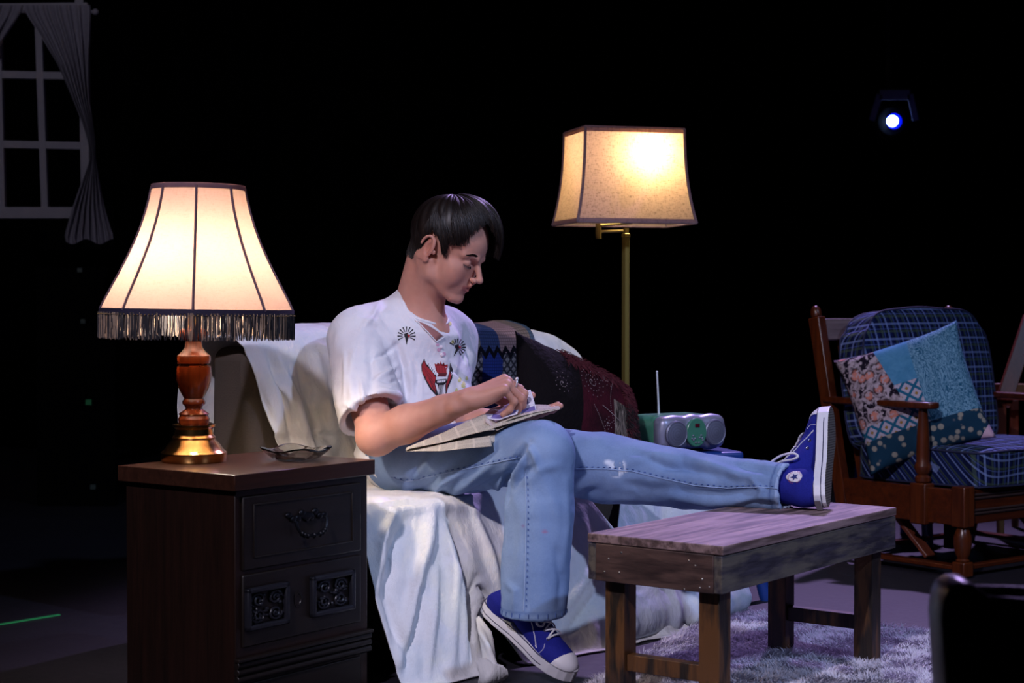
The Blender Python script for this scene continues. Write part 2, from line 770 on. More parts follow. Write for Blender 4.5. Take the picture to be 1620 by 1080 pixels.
px = YW / FPX
wbar(W(-72, 18), W(-64, 340), 14 * px, 'stile')
wbar(W(132, 14), W(137, 340), 14 * px, 'stile')
wbar(W(-78, 15), W(140, 13), 16 * px, 'rail')
wbar(W(-72, 337), W(145, 337), 18 * px, 'rail', 0.06)
for u0, u1 in ((-3, 4), (61, 72)):
    wbar(W(u0, 20), W(u1, 330), 11 * px, 'mullion', 0.03)
for v in (119, 229):
    wbar(W(-68, v - 2), W(134, v + 2), 12 * px, 'mullion', 0.028)
for u in (-55, 126):
    MB().beam(W(u, 12), W(u, -420), 0.02, 13 * px, (1, 0, 0)).build('hanging_batten', M_WIN, win)
rod = MB().tube([P(-100, 13, YW - 0.06), P(151, 19, YW - 0.06)], 0.007)
rod.ell((0, 0, 0), (0.012, 0.012, 0.012), T=P(151, 19, YW - 0.06))
rod = rod.build('curtain_rod', M_WIN)
tag(rod, 'thin white curtain rod across the top of the hanging window', 'curtain rod')


def curtain(rows_uv, name, label, phase):
    rows = []
    nr = 40
    vs = [r[0] for r in rows_uv]
    for i in range(nr + 1):
        v = vs[0] + (vs[-1] - vs[0]) * i / nr
        l = np.interp(v, vs, [r[1] for r in rows_uv])
        r = np.interp(v, vs, [q[2] for q in rows_uv])
        row = []
        for j in range(61):
            t = j / 60
            u = l + (r - l) * t
            amp = 0.004 + 0.011 * min(1, 60 / max(abs(r - l), 12)) * (0.4 + 0.6 * min(1, abs(v) / 80))
            dy = amp * math.sin(t * 2 * PI * 7 + phase + v * 0.006) + 0.4 * amp * math.sin(t * 2 * PI * 13 + v * 0.02)
            vv = v + (v > vs[-1] - 12) * 4 * math.sin(t * 11)
            row.append(P(u, vv, YW - 0.075 + dy))
        rows.append(row)
    o = MB().sheet(rows).build(name, M_SHEER, smooth=180)
    return tag(o, label, 'curtain', 'curtains of the hanging window')


curtain([(8, 38, 143), (20, 40, 144), (60, 66, 143), (100, 90, 141), (150, 112, 141), (200, 132, 148), (225, 139, 151), (246, 143, 151), (252, 142, 152),
         (290, 128, 158), (330, 114, 166), (372, 102, 178), (382, 104, 179)], 'tied_curtain',
        'grey sheer curtain gathered at the lamp side of the hanging window, whole length showing', 0.3)
curtain([(8, -75, 37), (20, -75, 34), (60, -75, 8), (100, -74, -18), (150, -74, -42), (200, -80, -64), (225, -83, -72), (246, -83, -75), (252, -84, -74),
         (290, -90, -60), (330, -98, -46), (382, -110, -35)], 'tied_curtain',
        'grey sheer curtain at the far side of the hanging window, only its top corner showing', 1.3)

# ================================================================== nightstand
M_NS = wood('dark_walnut_veneer', '#110906', '#26140e', 'z', 0.8, 0.38, 0.08)
M_NSX = wood('dark_walnut_front', '#100b09', '#1e1612', 'x', 0.8, 0.4, 0.08)
M_NSTOP = wood('dark_walnut_top', '#24140e', '#3c2218', 'x', 0.7, 0.3, 0.06)
M_CARVE = plain('blackened_carving', '#1b1b22', 0.4, 0.0, 0.5)
M_IRON = plain('black_iron', '#15151b', 0.4, 0.6)
N0 = Vector((-0.533, 3.276, 0))
NSA = math.atan2(0.331, 0.242)           # direction of the drawer front
ns = thing('nightstand', 'dark walnut nightstand with carved front and black drop handle beside the sofa', 'nightstand', N0, NSA)
NW, ND, NH = 0.412, 0.337, 0.49
EDGE = 0.012
MB().span((0, 0, NH - 0.032), (NW, ND, NH)).build('top', M_NSTOP, ns, bevel=0.002)
MB().span((EDGE, EDGE, 0), (NW - EDGE, ND - EDGE, NH - 0.032)).build('case', M_NS, ns, bevel=0.002)
fx = EDGE - 0.004
dr = MB().span((0.028, fx - 0.002, 0.300), (NW - 0.038, EDGE + 0.002, 0.445))
dr = dr.build('drawer', M_NSX, ns, bevel=0.003)
# raised moulding frame on the drawer
fr = MB()
for (x0, z0, x1, z1) in ((0.055, 0.425, NW - 0.065, 0.429), (0.055, 0.322, NW - 0.065, 0.326), (0.055, 0.322, 0.059, 0.429), (NW - 0.069, 0.322, NW - 0.065, 0.429)):
    fr.span((x0, fx - 0.0045, z0), (x1, fx, z1))
fr.build('moulding', M_NSX, dr, bevel=0.0015)
# drop handle
hz, hx = 0.385, 0.205
bp = MB()
for k in range(9):
    t = (k - 4) / 4
    bp.ell((hx + t * 0.052, fx - 0.004, hz + 0.006 * math.cos(k * 2.1) + 0.006), (0.0095, 0.004, 0.009 - 0.003 * abs(t)), n=8)
bp.ell((hx, fx - 0.005, hz + 0.006), (0.02, 0.004, 0.008), n=8)
bp.build('handle_plate', M_IRON, dr)
hd = []
for i in range(15):
    a = PI + PI * i / 14
    hd.append((hx + 0.045 * math.copysign(abs(math.cos(a)) ** 0.6, math.cos(a)), fx - 0.016 - 0.008 * math.sin(PI * i / 14), hz + 0.032 * math.sin(a)))
hb = MB().tube(hd, 0.0035, 8)
for i in range(4, 11):
    hb.ell((0, 0, 0), (0.004, 0.006, 0.006), T=hd[i], n=6)
hb.build('handle', M_IRON, dr)
dr2 = MB().span((0.028, fx - 0.001, 0.150), (NW - 0.038, EDGE + 0.002, 0.292)).build('drawer', M_NSX, ns, bevel=0.003)
rnd = random.Random(4)
for (x0, x1) in ((0.030, 0.148), (0.215, 0.345)):
    z0, z1 = 0.182, 0.266
    fm = MB()
    for (a0, b0, a1, b1) in ((x0, z1 - 0.011, x1, z1), (x0, z0, x1, z0 + 0.011), (x0, z0, x0 + 0.011, z1), (x1 - 0.011, z0, x1, z1)):
        fm.span((a0, fx - 0.013, b0), (a1, fx, b1))
    fo = fm.build('carved_panel', M_CARVE, dr2, bevel=0.003)
    sc = MB()
    cx, cz = (x0 + x1) / 2, (z0 + z1) / 2
    for sx in (-1, 1):
        for sz in (-1, 1):
            pts = []
            for i in range(22):
                a = i / 21 * 3.4 * PI
                r = 0.019 * (1 - i / 26)
                pts.append((cx + sx * (0.024 + r * math.cos(a)), fx - 0.005, cz + sz * (0.015 + 0.75 * r * math.sin(a))))
            sc.tube(pts, 0.0028, 6)
    for k in range(26):
        sc.ell((cx + rnd.uniform(-0.045, 0.045), fx - 0.004, cz + rnd.uniform(-0.026, 0.026)), (rnd.uniform(0.003, 0.006), 0.005, rnd.uniform(0.002, 0.005)), n=5)
    sc.build('scrollwork', M_CARVE, fo)
kh = MB().lathe([(0.015, 0), (0.015, 0.002), (0.009, 0.003), (0.008, 0.0015), (0.003, 0.002)], 20, Matrix.Rotation(PI / 2, 3, 'X') @ Matrix.Diagonal(Vector((0.8, 1.2, 1))), T=(0.182, fx, 0.225))
kh.build('rosette', M_NSX, dr2)
rd = MB()
for k in range(3):
    rd.tube([(EDGE - 0.002, fx, 0.118 - 0.014 * k), (NW - EDGE + 0.002, fx, 0.118 - 0.014 * k)], 0.0075, 10)
rd.span((EDGE - 0.004, fx - 0.010, 0.125), (NW - EDGE + 0.004, EDGE, 0.131))
rd.build('reeded_moulding', M_NSX, ns, bevel=0.001)
MB().span((0.028, fx, 0.012), (NW - 0.038, EDGE, 0.078)).build('plinth_panel', M_NSX, ns, bevel=0.003)

# ------------------------------------------------------------------ table lamp
M_LWOOD = wood('turned_mahogany', '#4a1a0a', '#7d3413', 'z', 1.0, 0.22, 0.03)
M_BRASS = NT('polished_brass', 0.2, 1.0).color('#c9975a').m
LC = Vector(P(307, 728, 3.56))
LC.z = NH
lamp = thing('table_lamp', 'lit table lamp with cream bell shade and dark fringe, on the nightstand', 'table lamp', LC, 0.0)
k = 3.56 / FPX


def zz(v):
    return (728 - v) * k


MB().lathe([(0.050 * 1.3185, 0.0), (0.0525 * 1.3, 0.003), (0.0525 * 1.3, zz(713)), (0.049 * 1.3, zz(710)), (0.047 * 1.3, zz(708.5)), (0.041 * 1.3, zz(700)), (0.034 * 1.3, zz(692)),
            (0.035 * 1.3, zz(689)), (0.031 * 1.3, zz(685)), (0.030 * 1.3, zz(676)), (0.034 * 1.3, zz(672)), (0.034 * 1.3, zz(669)), (0.026 * 1.3, zz(666))], 48).build('base', M_BRASS, lamp)
MB().lathe([(r * 1.3185e-3, zz(v)) for r, v in ((24, 667), (25, 660), (22, 655), (24, 652), (17, 647), (13, 644), (14, 640), (18, 636), (18, 632), (15, 628),
            (19, 621), (24, 611), (27, 599), (28, 588), (27, 577), (21, 574.5), (26, 572), (27, 565), (26, 560), (20, 555), (14, 547), (13, 537),
            (18, 535), (23, 530), (24, 526), (21, 519), (14, 516))], 48).build('stem', M_LWOOD, lamp)
soc = MB().lathe([(0.012, zz(520)), (0.016, zz(512)), (0.016, zz(480)), (0.012, zz(476))], 20)
soc.build('socket', NT('socket_sleeve', 0.4, 0).color('#e0b060').m, lamp)
harp = []
for i in range(21):
    a = -PI / 2 * 0.95 + (PI * 0.95) * i / 20 + 0
    harp.append((0.045 * math.cos(a * 1.0) * (1 if True else 0), 0, zz(395) + 0.115 * math.sin(a)))
MB().tube(harp + [(-p[0], 0, p[2]) for p in harp[::-1]], 0.0016, 6, True).build('harp', M_BRASS, lamp)


def bulb_mat(name, col, st):
    q = NT(name, 0.3)
    q.b.inputs['Emission Color'].default_value = col
    q.b.inputs['Emission Strength'].default_value = st
    return q.m


def shade_cloth(name, col, trans_col, weave=0.0, wscale=900, transl=0.6):
    q = NT(name, 0.9, 0, 0.1)
    t = q.t
    out = t.nodes['Material Output']
    dif = q.node('ShaderNodeBsdfDiffuse')
    tr = q.node('ShaderNodeBsdfTranslucent')
    mx = q.node('ShaderNodeMixShader')
    c1, c2 = lin(col), lin(trans_col)
    if weave:
        v = q.co()
        a = q.noise(1, 2, q.map(v, (wscale, wscale, wscale * 0.16)), 0.5)
        b = q.noise(1, 2, q.map(v, (wscale * 0.16, wscale * 0.16, wscale)), 0.5)
        g = q.math('ADD', a, b)
        g = q.ramp(g, [(0.72, 0.45), (1.25 if False else 1.0, 1.0)])
        c1 = q.mix(weave, c1, q.mix(1.0, c1, g, 'MULTIPLY'))
        c2 = q.mix(weave, c2, q.mix(1.0, c2, g, 'MULTIPLY'))
    q.put(dif.inputs[0], c1)
    q.put(tr.inputs[0], c2)
    mx.inputs[0].default_value = transl
    t.links.new(dif.outputs[0], mx.inputs[1])
    t.links.new(tr.outputs[0], mx.inputs[2])
    t.links.new(mx.outputs[0], out.inputs[0])
    return q.m


M_SHADE = shade_cloth('cream_silk_shade', '#cdbcb2', '#70594f', 0.25, 500)
M_RIB = shade_cloth('mauve_ribbon', '#6a5a66', '#6a4a48', transl=0.25)
M_NAVY = plain('navy_braid', '#1b1430', 0.8, bump=0.4, scale=300)
SB = 0.1975
prof = [(72, 295), (75, 312), (80, 332), (88, 358), (98, 384), (109, 408), (121, 432), (133, 455), (143, 474), (150, 489)]
tilt = Matrix.Rotation(math.radians(0.8), 3, 'Y')
sh_c = Vector(((313 - 307) * k, 0, 0))


def shade_pt(r, v, ang, flat=0.035):
    # panels are slightly flattened between eight ribs
    q = (ang - math.radians(-90 + 8)) / (PI / 4)
    q = q - math.floor(q)
    rr = r * (1 - flat * math.sin(PI * q))
    return tilt @ Vector((rr * math.cos(ang) * k, rr * math.sin(ang) * k, zz(v) - zz(489))) + sh_c + Vector((0, 0, zz(489)))


rows = [[shade_pt(r, v, 2 * PI * j / 128) for j in range(129)] for r, v in prof]
shd = MB().sheet(rows).build('lamp_shade', M_SHADE, lamp, smooth=180)
rb = MB()
for kx in range(8):
    a = math.radians(-90 + 8) + kx * PI / 4
    rb.tube([shade_pt(r + 0.8, v, a, 0) for r, v in prof], 0.0030, 6)
rb.build('rib', M_RIB, shd)
rb = MB()
for v0, v1, r0, r1, m_ in ((291, 299, 73.5, 74.5, M_RIB),):
    rb.sheet([[shade_pt(r, v, 2 * PI * j / 96, 0.02) for j in range(97)] for r, v in ((r0 - 1.5, v0), (r0, v0), (r1, v1), (r1 - 1.5, v1))])
rb.build('top_trim', M_RIB, shd)
rb = MB().sheet([[shade_pt(r, v, 2 * PI * j / 96, 0.02) for j in range(97)] for r, v in ((149, 486), (152, 486), (153, 496), (150, 496))])
rb.build('bottom_braid', M_NAVY, shd)
M_FR1 = plain('black_fringe_thread', '#17141c', 0.6)
M_FR2 = plain('tan_fringe_thread', '#8a7462', 0.6)
rnd = random.Random(7)
frg = MB()
for i in range(900):
    a = 2 * PI * i / 900
    for layer in range(1):
        frg.cur = 1 if rnd.random() < 0.38 else 0
        r = 152 + rnd.uniform(-2, 1.5)
        L = rnd.uniform(38, 42)
        p0 = shade_pt(r, 492, a, 0.02)
        p1 = shade_pt(r, 492 + L * 0.5, a + rnd.uniform(-0.012, 0.012), 0.02)
        p2 = shade_pt(r, 492 + L, a + rnd.uniform(-0.012, 0.012), 0.02)
        if (p0.y < 0 and -0.026 < p0.x < 0.024 and rnd.random() < 0.78):
            continue
        frg.tube([p0, p1, p2], [0.0011, 0.0013, 0.0010], 3)
gb = MB()
for i in range(150):
    gb.ell(shade_pt(153.4, 495 + rnd.uniform(-0.5, 0.5), 2 * PI * i / 150, 0.02), (0.0013, 0.0013, 0.0011), n=4)
gb = gb.build('gold_beading', NT('gold_bead', 0.3, 0.6).color('#d8b070').m, shd)
gb['kind'] = 'stuff'
fo = frg.build('fringe', [M_FR1, M_FR2], shd, smooth=0, recalc=False)
fo['kind'] = 'stuff'
MB().lathe([(0.010, zz(476)), (0.014, zz(470)), (0.028, zz(440)), (0.031, zz(425)), (0.026, zz(407)), (0.012, zz(397)), (0.001, zz(395))], 24).build(
    'bulb', bulb_mat('warm_bulb', (1, 0.82, 0.66, 1), 360), lamp)

# ------------------------------------------------------------------ glass ashtray
gl = NT('clear_glass', 0.03)
gl.b.inputs['Transmission Weight'].default_value = 1.0
gl.b.inputs['IOR'].default_value = 1.5
ab = MB()
segs = 32
pr = [(0.034, 0.0), (0.045, 0.003), (0.060, 0.016), (0.069, 0.022), (0.069, 0.025), (0.060, 0.024), (0.047, 0.014), (0.036, 0.008), (0.001, 0.006)]
vs, fs = [], []
for r, z in pr:
    for j in range(segs):
        a = 2 * PI * j / segs
        lob = 1 + (0.10 * math.cos(4 * a) + 0.03 * (j % 2)) * min(1, r / 0.06)
        zz2 = z + (0.004 * math.cos(4 * a) if z > 0.02 else 0)
        vs.append((r * lob * math.cos(a), r * lob * math.sin(a), zz2))
for i in range(len(pr) - 1):
    for j in range(segs):
        fs.append((i * segs + j, i * segs + (j + 1) % segs, (i + 1) * segs + (j + 1) % segs, (i + 1) * segs + j))
fs.append(tuple(range(segs))[::-1])
fs.append(tuple((len(pr) - 1) * segs + j for j in range(segs)))
at = ab.add(vs, fs).build('ashtray', gl.m, smooth=25)
at.location = (-0.457, 3.60, NH + 0.0005)
at.rotation_euler = (0, 0, 0.3)
tag(at, 'clear cut-glass ashtray with a notched rim, on the nightstand beside the lamp', 'ashtray')

# ================================================================== floor lamp
M_AGED = NT('aged_brass', 0.40, 0.8).color('#958446').m
FL = Vector((P(990, 500, 5.2).x, 5.2, 0))
fl_ = thing('floor_lamp', 'lit brass swing-arm floor lamp with a rectangular linen shade, standing behind the sofa', 'floor lamp', FL)
kf = 5.2 / FPX


def zf(v):
    return P(990, v, 5.2).z


MB().lathe([(0.125, 0), (0.125, 0.012), (0.11, 0.022), (0.03, 0.03), (0.018, 0.05)], 40).build('base', M_AGED, fl_)
pl = MB().lathe([(0.0125, 0.03), (0.0125, zf(376)), (0.0145, zf(375)), (0.0145, zf(370)), (0.012, zf(369))], 6, ang=0.3)
pl.lathe([(0.009, zf(369)), (0.009, zf(361))], 16)
pl.build('pole', M_AGED, fl_, smooth=30)
ax_ = (946 - 990) * kf
MB().tube([(0, 0, zf(365)), (ax_, -0.02, zf(367))], 0.0045).tube([(ax_, -0.03, zf(357)), (0.02, 0.02, zf(352))], 0.004).tube(
    [(0.02, 0.02, zf(352)), (0.02, 0.02, zf(330))], 0.005).build('swing_arm', M_AGED, fl_)
MB().lathe([(0.009, zf(378)), (0.009, zf(354))], 6, T=(ax_, -0.025, 0)).build('arm_joint', M_AGED, fl_, smooth=30)
M_LINEN = shade_cloth('linen_shade', '#a89686', '#c4a078', 0.9, 480, 0.55)
M_HEM = shade_cloth('linen_hem', '#8a7478', '#8c6650', 0.5, 260, 0.35)
SA = math.radians(15)
near = P(926, 207, 5.06)
ctop = None
w0, d0 = 0.312, 0.215
Rs = rotz(SA)
cc = Vector((near.x, near.y, 0)) + Rs @ Vector((w0 / 2, d0 / 2, 0)) - Vector((FL.x, FL.y, 0))
z_top, z_bot = zf(207) , zf(355)


def shp(t, x, y, off=0.0):
    """t 0 top .. 1 bottom, x,y in -1..1 on the rectangle"""
    s = 1 + 0.03 * t + 0.17 * t ** 2.6
    cut = 0.0
    return cc + Rs @ Vector((x * (w0 / 2 * s + off), y * (d0 / 2 * s + off), 0)) + Vector((0, 0, z_top + (z_bot - z_top) * t))


ring = []
for sx, sy, ex, ey in ((-1, -1, 1, -1), (1, -1, 1, 1), (1, 1, -1, 1), (-1, 1, -1, -1)):
    for i in range(10):
        ring.append((sx + (ex - sx) * i / 10, sy + (ey - sy) * i / 10))
ring.append(ring[0])
shd2 = MB().sheet([[shp(t, x, y) for x, y in ring] for t in np.linspace(0, 1, 15)]).build('lamp_shade', M_LINEN, fl_, smooth=30)
hm = MB()
for t0, t1 in ((0.0, 0.05), (0.955, 1.0)):
    hm.sheet([[shp(t, x, y, 0.0015) for x, y in ring] for t in np.linspace(t0, t1, 3)])
for x, y in ((-1, -1), (1, -1), (1, 1), (-1, 1)):
    hm.tube([shp(t, x, y) for t in np.linspace(0, 1, 12)], 0.0045, 8)
hm.tube([shp(0, x, y) for x, y in ring[:-1]], 0.003, 6, True)
hm.tube([shp(1, x, y) for x, y in ring[:-1]], 0.003, 6, True)
hm.build('shade_trim', M_HEM, shd2)
bz = zf(262)
fr = MB()
for x, y in ((-1, 0), (1, 0)):
    fr.tube([shp(0.04, x, y), Vector((0.02, 0.02, zf(222)))], 0.0015, 6)
fr.tube([(0.02, 0.02, zf(330)), (0.02, 0.02, zf(222))], 0.003, 6)
fr.build('shade_carrier', M_AGED, fl_)
MB().ell((0.05, -0.012, zf(245)), (0.028, 0.028, 0.036)).build('bulb', bulb_mat('warm_bulb_small', (1, 0.84, 0.62, 1), 190), fl_)
# ================================================================== coffee table
n = NT('rustic_painted_timber', 0.55, 0, 0.4)
v = n.map(n.co(), (3.0, 34, 34))
a = n.noise(1.5, 6, v, 0.65, 0.5)
b = n.noise(2.2, 5, n.map(n.co(), (1.6, 16, 16), loc=(3, 1, 2)), 0.6)
n.color(n.mix(n.ramp(b, [(0.42, 0.0), (0.56, 1.0)]), n.ramp(a, [(0.25, '#20181a'), (0.7, '#6a5450')]), n.ramp(a, [(0.3, '#6b5458'), (0.75, '#a48a86')])))
n.bump(a, 0.3, 0.003)
M_TTOP = n.m


def rustic(name, stretch, c1, c2, c3):
    q = NT(name, 0.5, 0, 0.4)
    a = q.noise(1.5, 6, q.map(q.co(), tuple(6 if s else 50 for s in stretch)), 0.65, 0.4)
    b = q.noise(2.0, 4, q.map(q.co(), tuple(2.5 if s else 14 for s in stretch), loc=(2, 5, 1)), 0.6)
    q.color(q.mix(q.ramp(b, [(0.44, 0.0), (0.58, 1.0)]), q.ramp(a, [(0.3, c1), (0.7, c2)]), c3))
    q.bump(a, 0.35, 0.003)
    return q.m


M_TSIDE = rustic('rustic_side_board', (1, 0, 0), '#16141c', '#45404a', '#5e574e')
M_TEND = rustic('rustic_end_board', (0, 1, 0), '#191214', '#46332f', '#55403a')
M_TLEG = rustic('rustic_leg', (0, 0, 1), '#0f0c0a', '#2e241c', '#5c3c20')
M_NAIL = NT('nail_head', 0.3, 1).color('#b0aca6').m
T0 = Vector((0.400, 3.226, 0))
TA = math.atan2(0.62, 0.469)
TW, TD, TH = 0.777, 0.312, 0.36      # along the long side, across, height
ct = thing('coffee_table', 'low rustic wooden coffee table with worn brown and purple paint, carrying the stretched-out foot', 'coffee table', T0, TA)
MB().span((0.0, 0.0, TH - 0.018), (TW, TD, TH)).build('top', M_TTOP, ct, bevel=0.002)
for y0 in (0.002, TD - 0.020):
    MB().span((0.0, y0, TH - 0.092), (TW, y0 + 0.018, TH - 0.020)).build('side_board', M_TSIDE, ct, bevel=0.0015)
for x0 in (0.0, TW - 0.014):
    eb = MB().span((x0 - (0.001 if x0 == 0 else -0.001), 0.0205, TH - 0.093), (x0 + 0.014, TD - 0.0205, TH - 0.019)).build('end_board', M_TEND, ct, bevel=0.0015)
    if x0 == 0:
        for y, z in ((0.06, 0.03), (0.045, 0.055), (0.05, 0.072), (0.085, 0.078), (0.03, 0.068), (0.23, 0.02), (0.26, 0.035), (0.27, 0.062), (0.235, 0.06), (0.075, 0.022)):
            MB().ell((-0.0012, y, TH - 0.012 - z), (0.0012, 0.0022, 0.0022), n=6).build('nail', M_NAIL, eb)
for ix, x in enumerate((0.028, TW - 0.072)):
    for y in (0.024, TD - 0.024 - 0.046):
        MB().span((x, y, 0.0), (x + 0.045, y + 0.046, TH - 0.02)).build('leg', M_TLEG, ct, bevel=0.002)
    MB().span((x + 0.010, 0.07, 0.085), (x + 0.036, TD - 0.07, 0.118)).build('stretcher', M_TLEG, ct, bevel=0.0015)

# ================================================================== armchair
M_CH = wood('worn_maple_frame', '#2c1107', '#5e280d', 'x', 0.8, 0.3, 0.06)
M_CHZ = wood('worn_maple_post', '#2c1107', '#622c10', 'z', 0.8, 0.3, 0.06)
M_CHGREY = wood('grey_brown_rail', '#5a4a4c', '#8a787a', 'x', 0.6, 0.35, 0.04)


def plaid(name, sx, sz, seat=False):
    """dark blue tartan; sx / sz pick the two coordinates it runs on"""
    q = NT(name, 0.9, 0, 0.1)
    x, y, z = q.sep(q.co())
    ax = {'x': x, 'y': y, 'z': z}
    A, B = q.math('ADD', x, y), ax[sz]
    if seat:
        A, B = x, q.math('ADD', z, y)
    oth = [k_ for k_ in 'xyz' if k_ not in (sx, sz)][0]
    col = lin('#101c46')
    wv = q.noise(400, 1)
    dk = q.band(A, 0.025, 0.009, 0.004)
    dk2 = q.band(B, 0.025, 0.009, 0.004)
    col = q.mix(q.math('MULTIPLY', dk, 0.75), col, '#0a0f26')
    col = q.mix(q.math('MULTIPLY', dk2, 0.6), col, '#0a0f26')
    for axx, off in ((A, 0.0), (B, 0.011)):
        col = q.mix(q.math('MULTIPLY', q.band(axx, 0.050, 0.0065, 0.02 + off), 0.45), col, '#8ea4e0')
        col = q.mix(q.math('MULTIPLY', q.band(axx, 0.050, 0.0075, 0.0455 + off), 0.38), col, '#55684a')
        col = q.mix(q.math('MULTIPLY', q.band(axx, 0.050, 0.003, 0.035 + off), 0.3), col, '#6f86d0')
    q.color(q.mix(q.math('MULTIPLY', wv, 0.35), col, '#0a1030'))
    q.bump(q.noise(600, 2), 0.3, 0.001)
    return q.m


M_PLB = plaid('plaid_wool_back', 'x', 'z')
M_PLS = plaid('plaid_wool_seat', 'x', 'z', True)
C0 = Vector((1.348, 5.09, 0))
CA = math.atan2(0.61, 0.792)
ch = thing('armchair', 'wooden armchair with blue plaid cushions and turned posts, behind the coffee table', 'armchair', C0, CA)
CW, CD = 0.68, 0.47


def post_profile(sq, zs):
    return [(r, z) for r, z in zs]


for x in (0.0, CW):
    sgn = 1 if x == 0 else -1
    # front post: square block on a turned leg on a foot block
    lg = MB().box((x, 0, 0.213), (0.05, 0.05, 0.122))
    lg.build('post_block', M_CHZ, ch, bevel=0.004)
    lg = MB().lathe([(0.017, 0.045), (0.021, 0.052), (0.015, 0.058), (0.022, 0.072), (0.027, 0.10), (0.027, 0.122), (0.021, 0.140), (0.017, 0.148), (0.023, 0.154), (0.019, 0.16)], 24, T=(x, 0, 0))
    lg.build('leg', M_CHZ, ch)
    MB().box((x, 0, 0.0255), (0.046, 0.046, 0.045)).build('foot', M_CHZ, ch, bevel=0.004)
    # back post, leaning
    bp = MB().beam((x, CD - 0.01, 0.16), (x, CD + 0.115, 0.775), 0.034, 0.045, (0, 1, 0))
    bp.lathe([(0.012, 0.0), (0.017, 0.004), (0.0175, 0.012), (0.016, 0.028), (0.009, 0.038), (0.001, 0.041)], 16, Matrix.Rotation(-0.2, 3, 'X'), T=(x, CD + 0.114, 0.773))
    bp.build('back_post', M_CHZ, ch, bevel=0.003)
    bl = MB().beam((x, CD + 0.03, 0.0), (x, CD - 0.01, 0.2), 0.03, 0.036, (0, 1, 0)).build('leg', M_CHZ, ch, bevel=0.003)
    MB().span((x - 0.012, 0.02, 0.155), (x + 0.012, CD, 0.262)).build('side_rail', M_CH, ch, bevel=0.003)
    MB().span((x - 0.020, 0.02, 0.022), (x + 0.020, CD + 0.02, 0.036)).build('base_runner', M_CH, ch, bevel=0.003)
    # arm and its spindle
    arm = MB().prism([(x - 0.022, CD + 0.07), (x - 0.03, 0.30), (x - 0.032, 0.14), (x - 0.022, 0.105), (x, 0.098), (x + 0.022, 0.105), (x + 0.032, 0.14), (x + 0.03, 0.30), (x + 0.022, CD + 0.07)], 0.500, 0.520)
    arm.build('arm', M_CH, ch, bevel=0.005)
    MB().box((x - sgn * 0.004, 0.15, 0.21), (0.045, 0.06, 0.125)).build('post_block', M_CHZ, ch, bevel=0.004)
    MB().lathe([(0.017, 0.27), (0.024, 0.278), (0.024, 0.290), (0.016, 0.297), (0.022, 0.305), (0.026, 0.318), (0.026, 0.325), (0.020, 0.338), (0.021, 0.36), (0.019, 0.42), (0.015, 0.475), (0.014, 0.502)], 24, T=(x, 0.15, 0)).build('arm_spindle', M_CHZ, ch)
frl = MB().span((0.02, -0.014, 0.160), (CW - 0.02, 0.012, 0.262))
frl = frl.build('front_rail', M_CH, ch, bevel=0.002)
rr = MB()
for z in (0.190, 0.200, 0.236, 0.247):
    rr.tube([(0.025, -0.0145, z), (CW - 0.025, -0.0145, z)], 0.0040, 8)
rr.build('reeding', plain('dark_reeding', '#3a2c2a', 0.35), frl)
MB().span((0.02, -0.014, 0.024), (CW - 0.02, 0.014, 0.038)).build('base_runner', M_CH, ch, bevel=0.003)
MB().span((0.02, CD - 0.01, 0.024), (CW - 0.02, CD + 0.016, 0.040)).build('base_runner', M_CH, ch, bevel=0.003)
MB().beam((0, CD + 0.10, 0.735), (CW, CD + 0.10, 0.735), 0.022, 0.07, (0, 0.2, 1)).build('top_rail', M_CHGREY, ch, bevel=0.003)
for i in range(5):
    x = 0.1 + i * (CW - 0.2) / 4
    MB().beam((x, CD - 0.002, 0.24), (x, CD + 0.095, 0.71), 0.012, 0.04, (0, 1, 0)).build('back_slat', M_CHZ, ch, bevel=0.002)
MB().span((0.01, 0.02, 0.245), (CW - 0.01, CD, 0.258)).build('seat_deck', M_CH, ch, bevel=0.002)
# swing links of the glider base
for x in (0.05, CW - 0.05):
    MB().beam((x, 0.16, 0.04), (x, 0.30, 0.17), 0.014, 0.042, (1, 0, 0)).build('swing_link', wood('swing_link_wood', '#4c2416', '#70382a', 'z', 0.7), ch, bevel=0.003)
MB().span((0.29, 0.26, 0.03), (0.33, 0.30, 0.25)).build('centre_post', M_BLACKMETAL, ch, bevel=0.003)


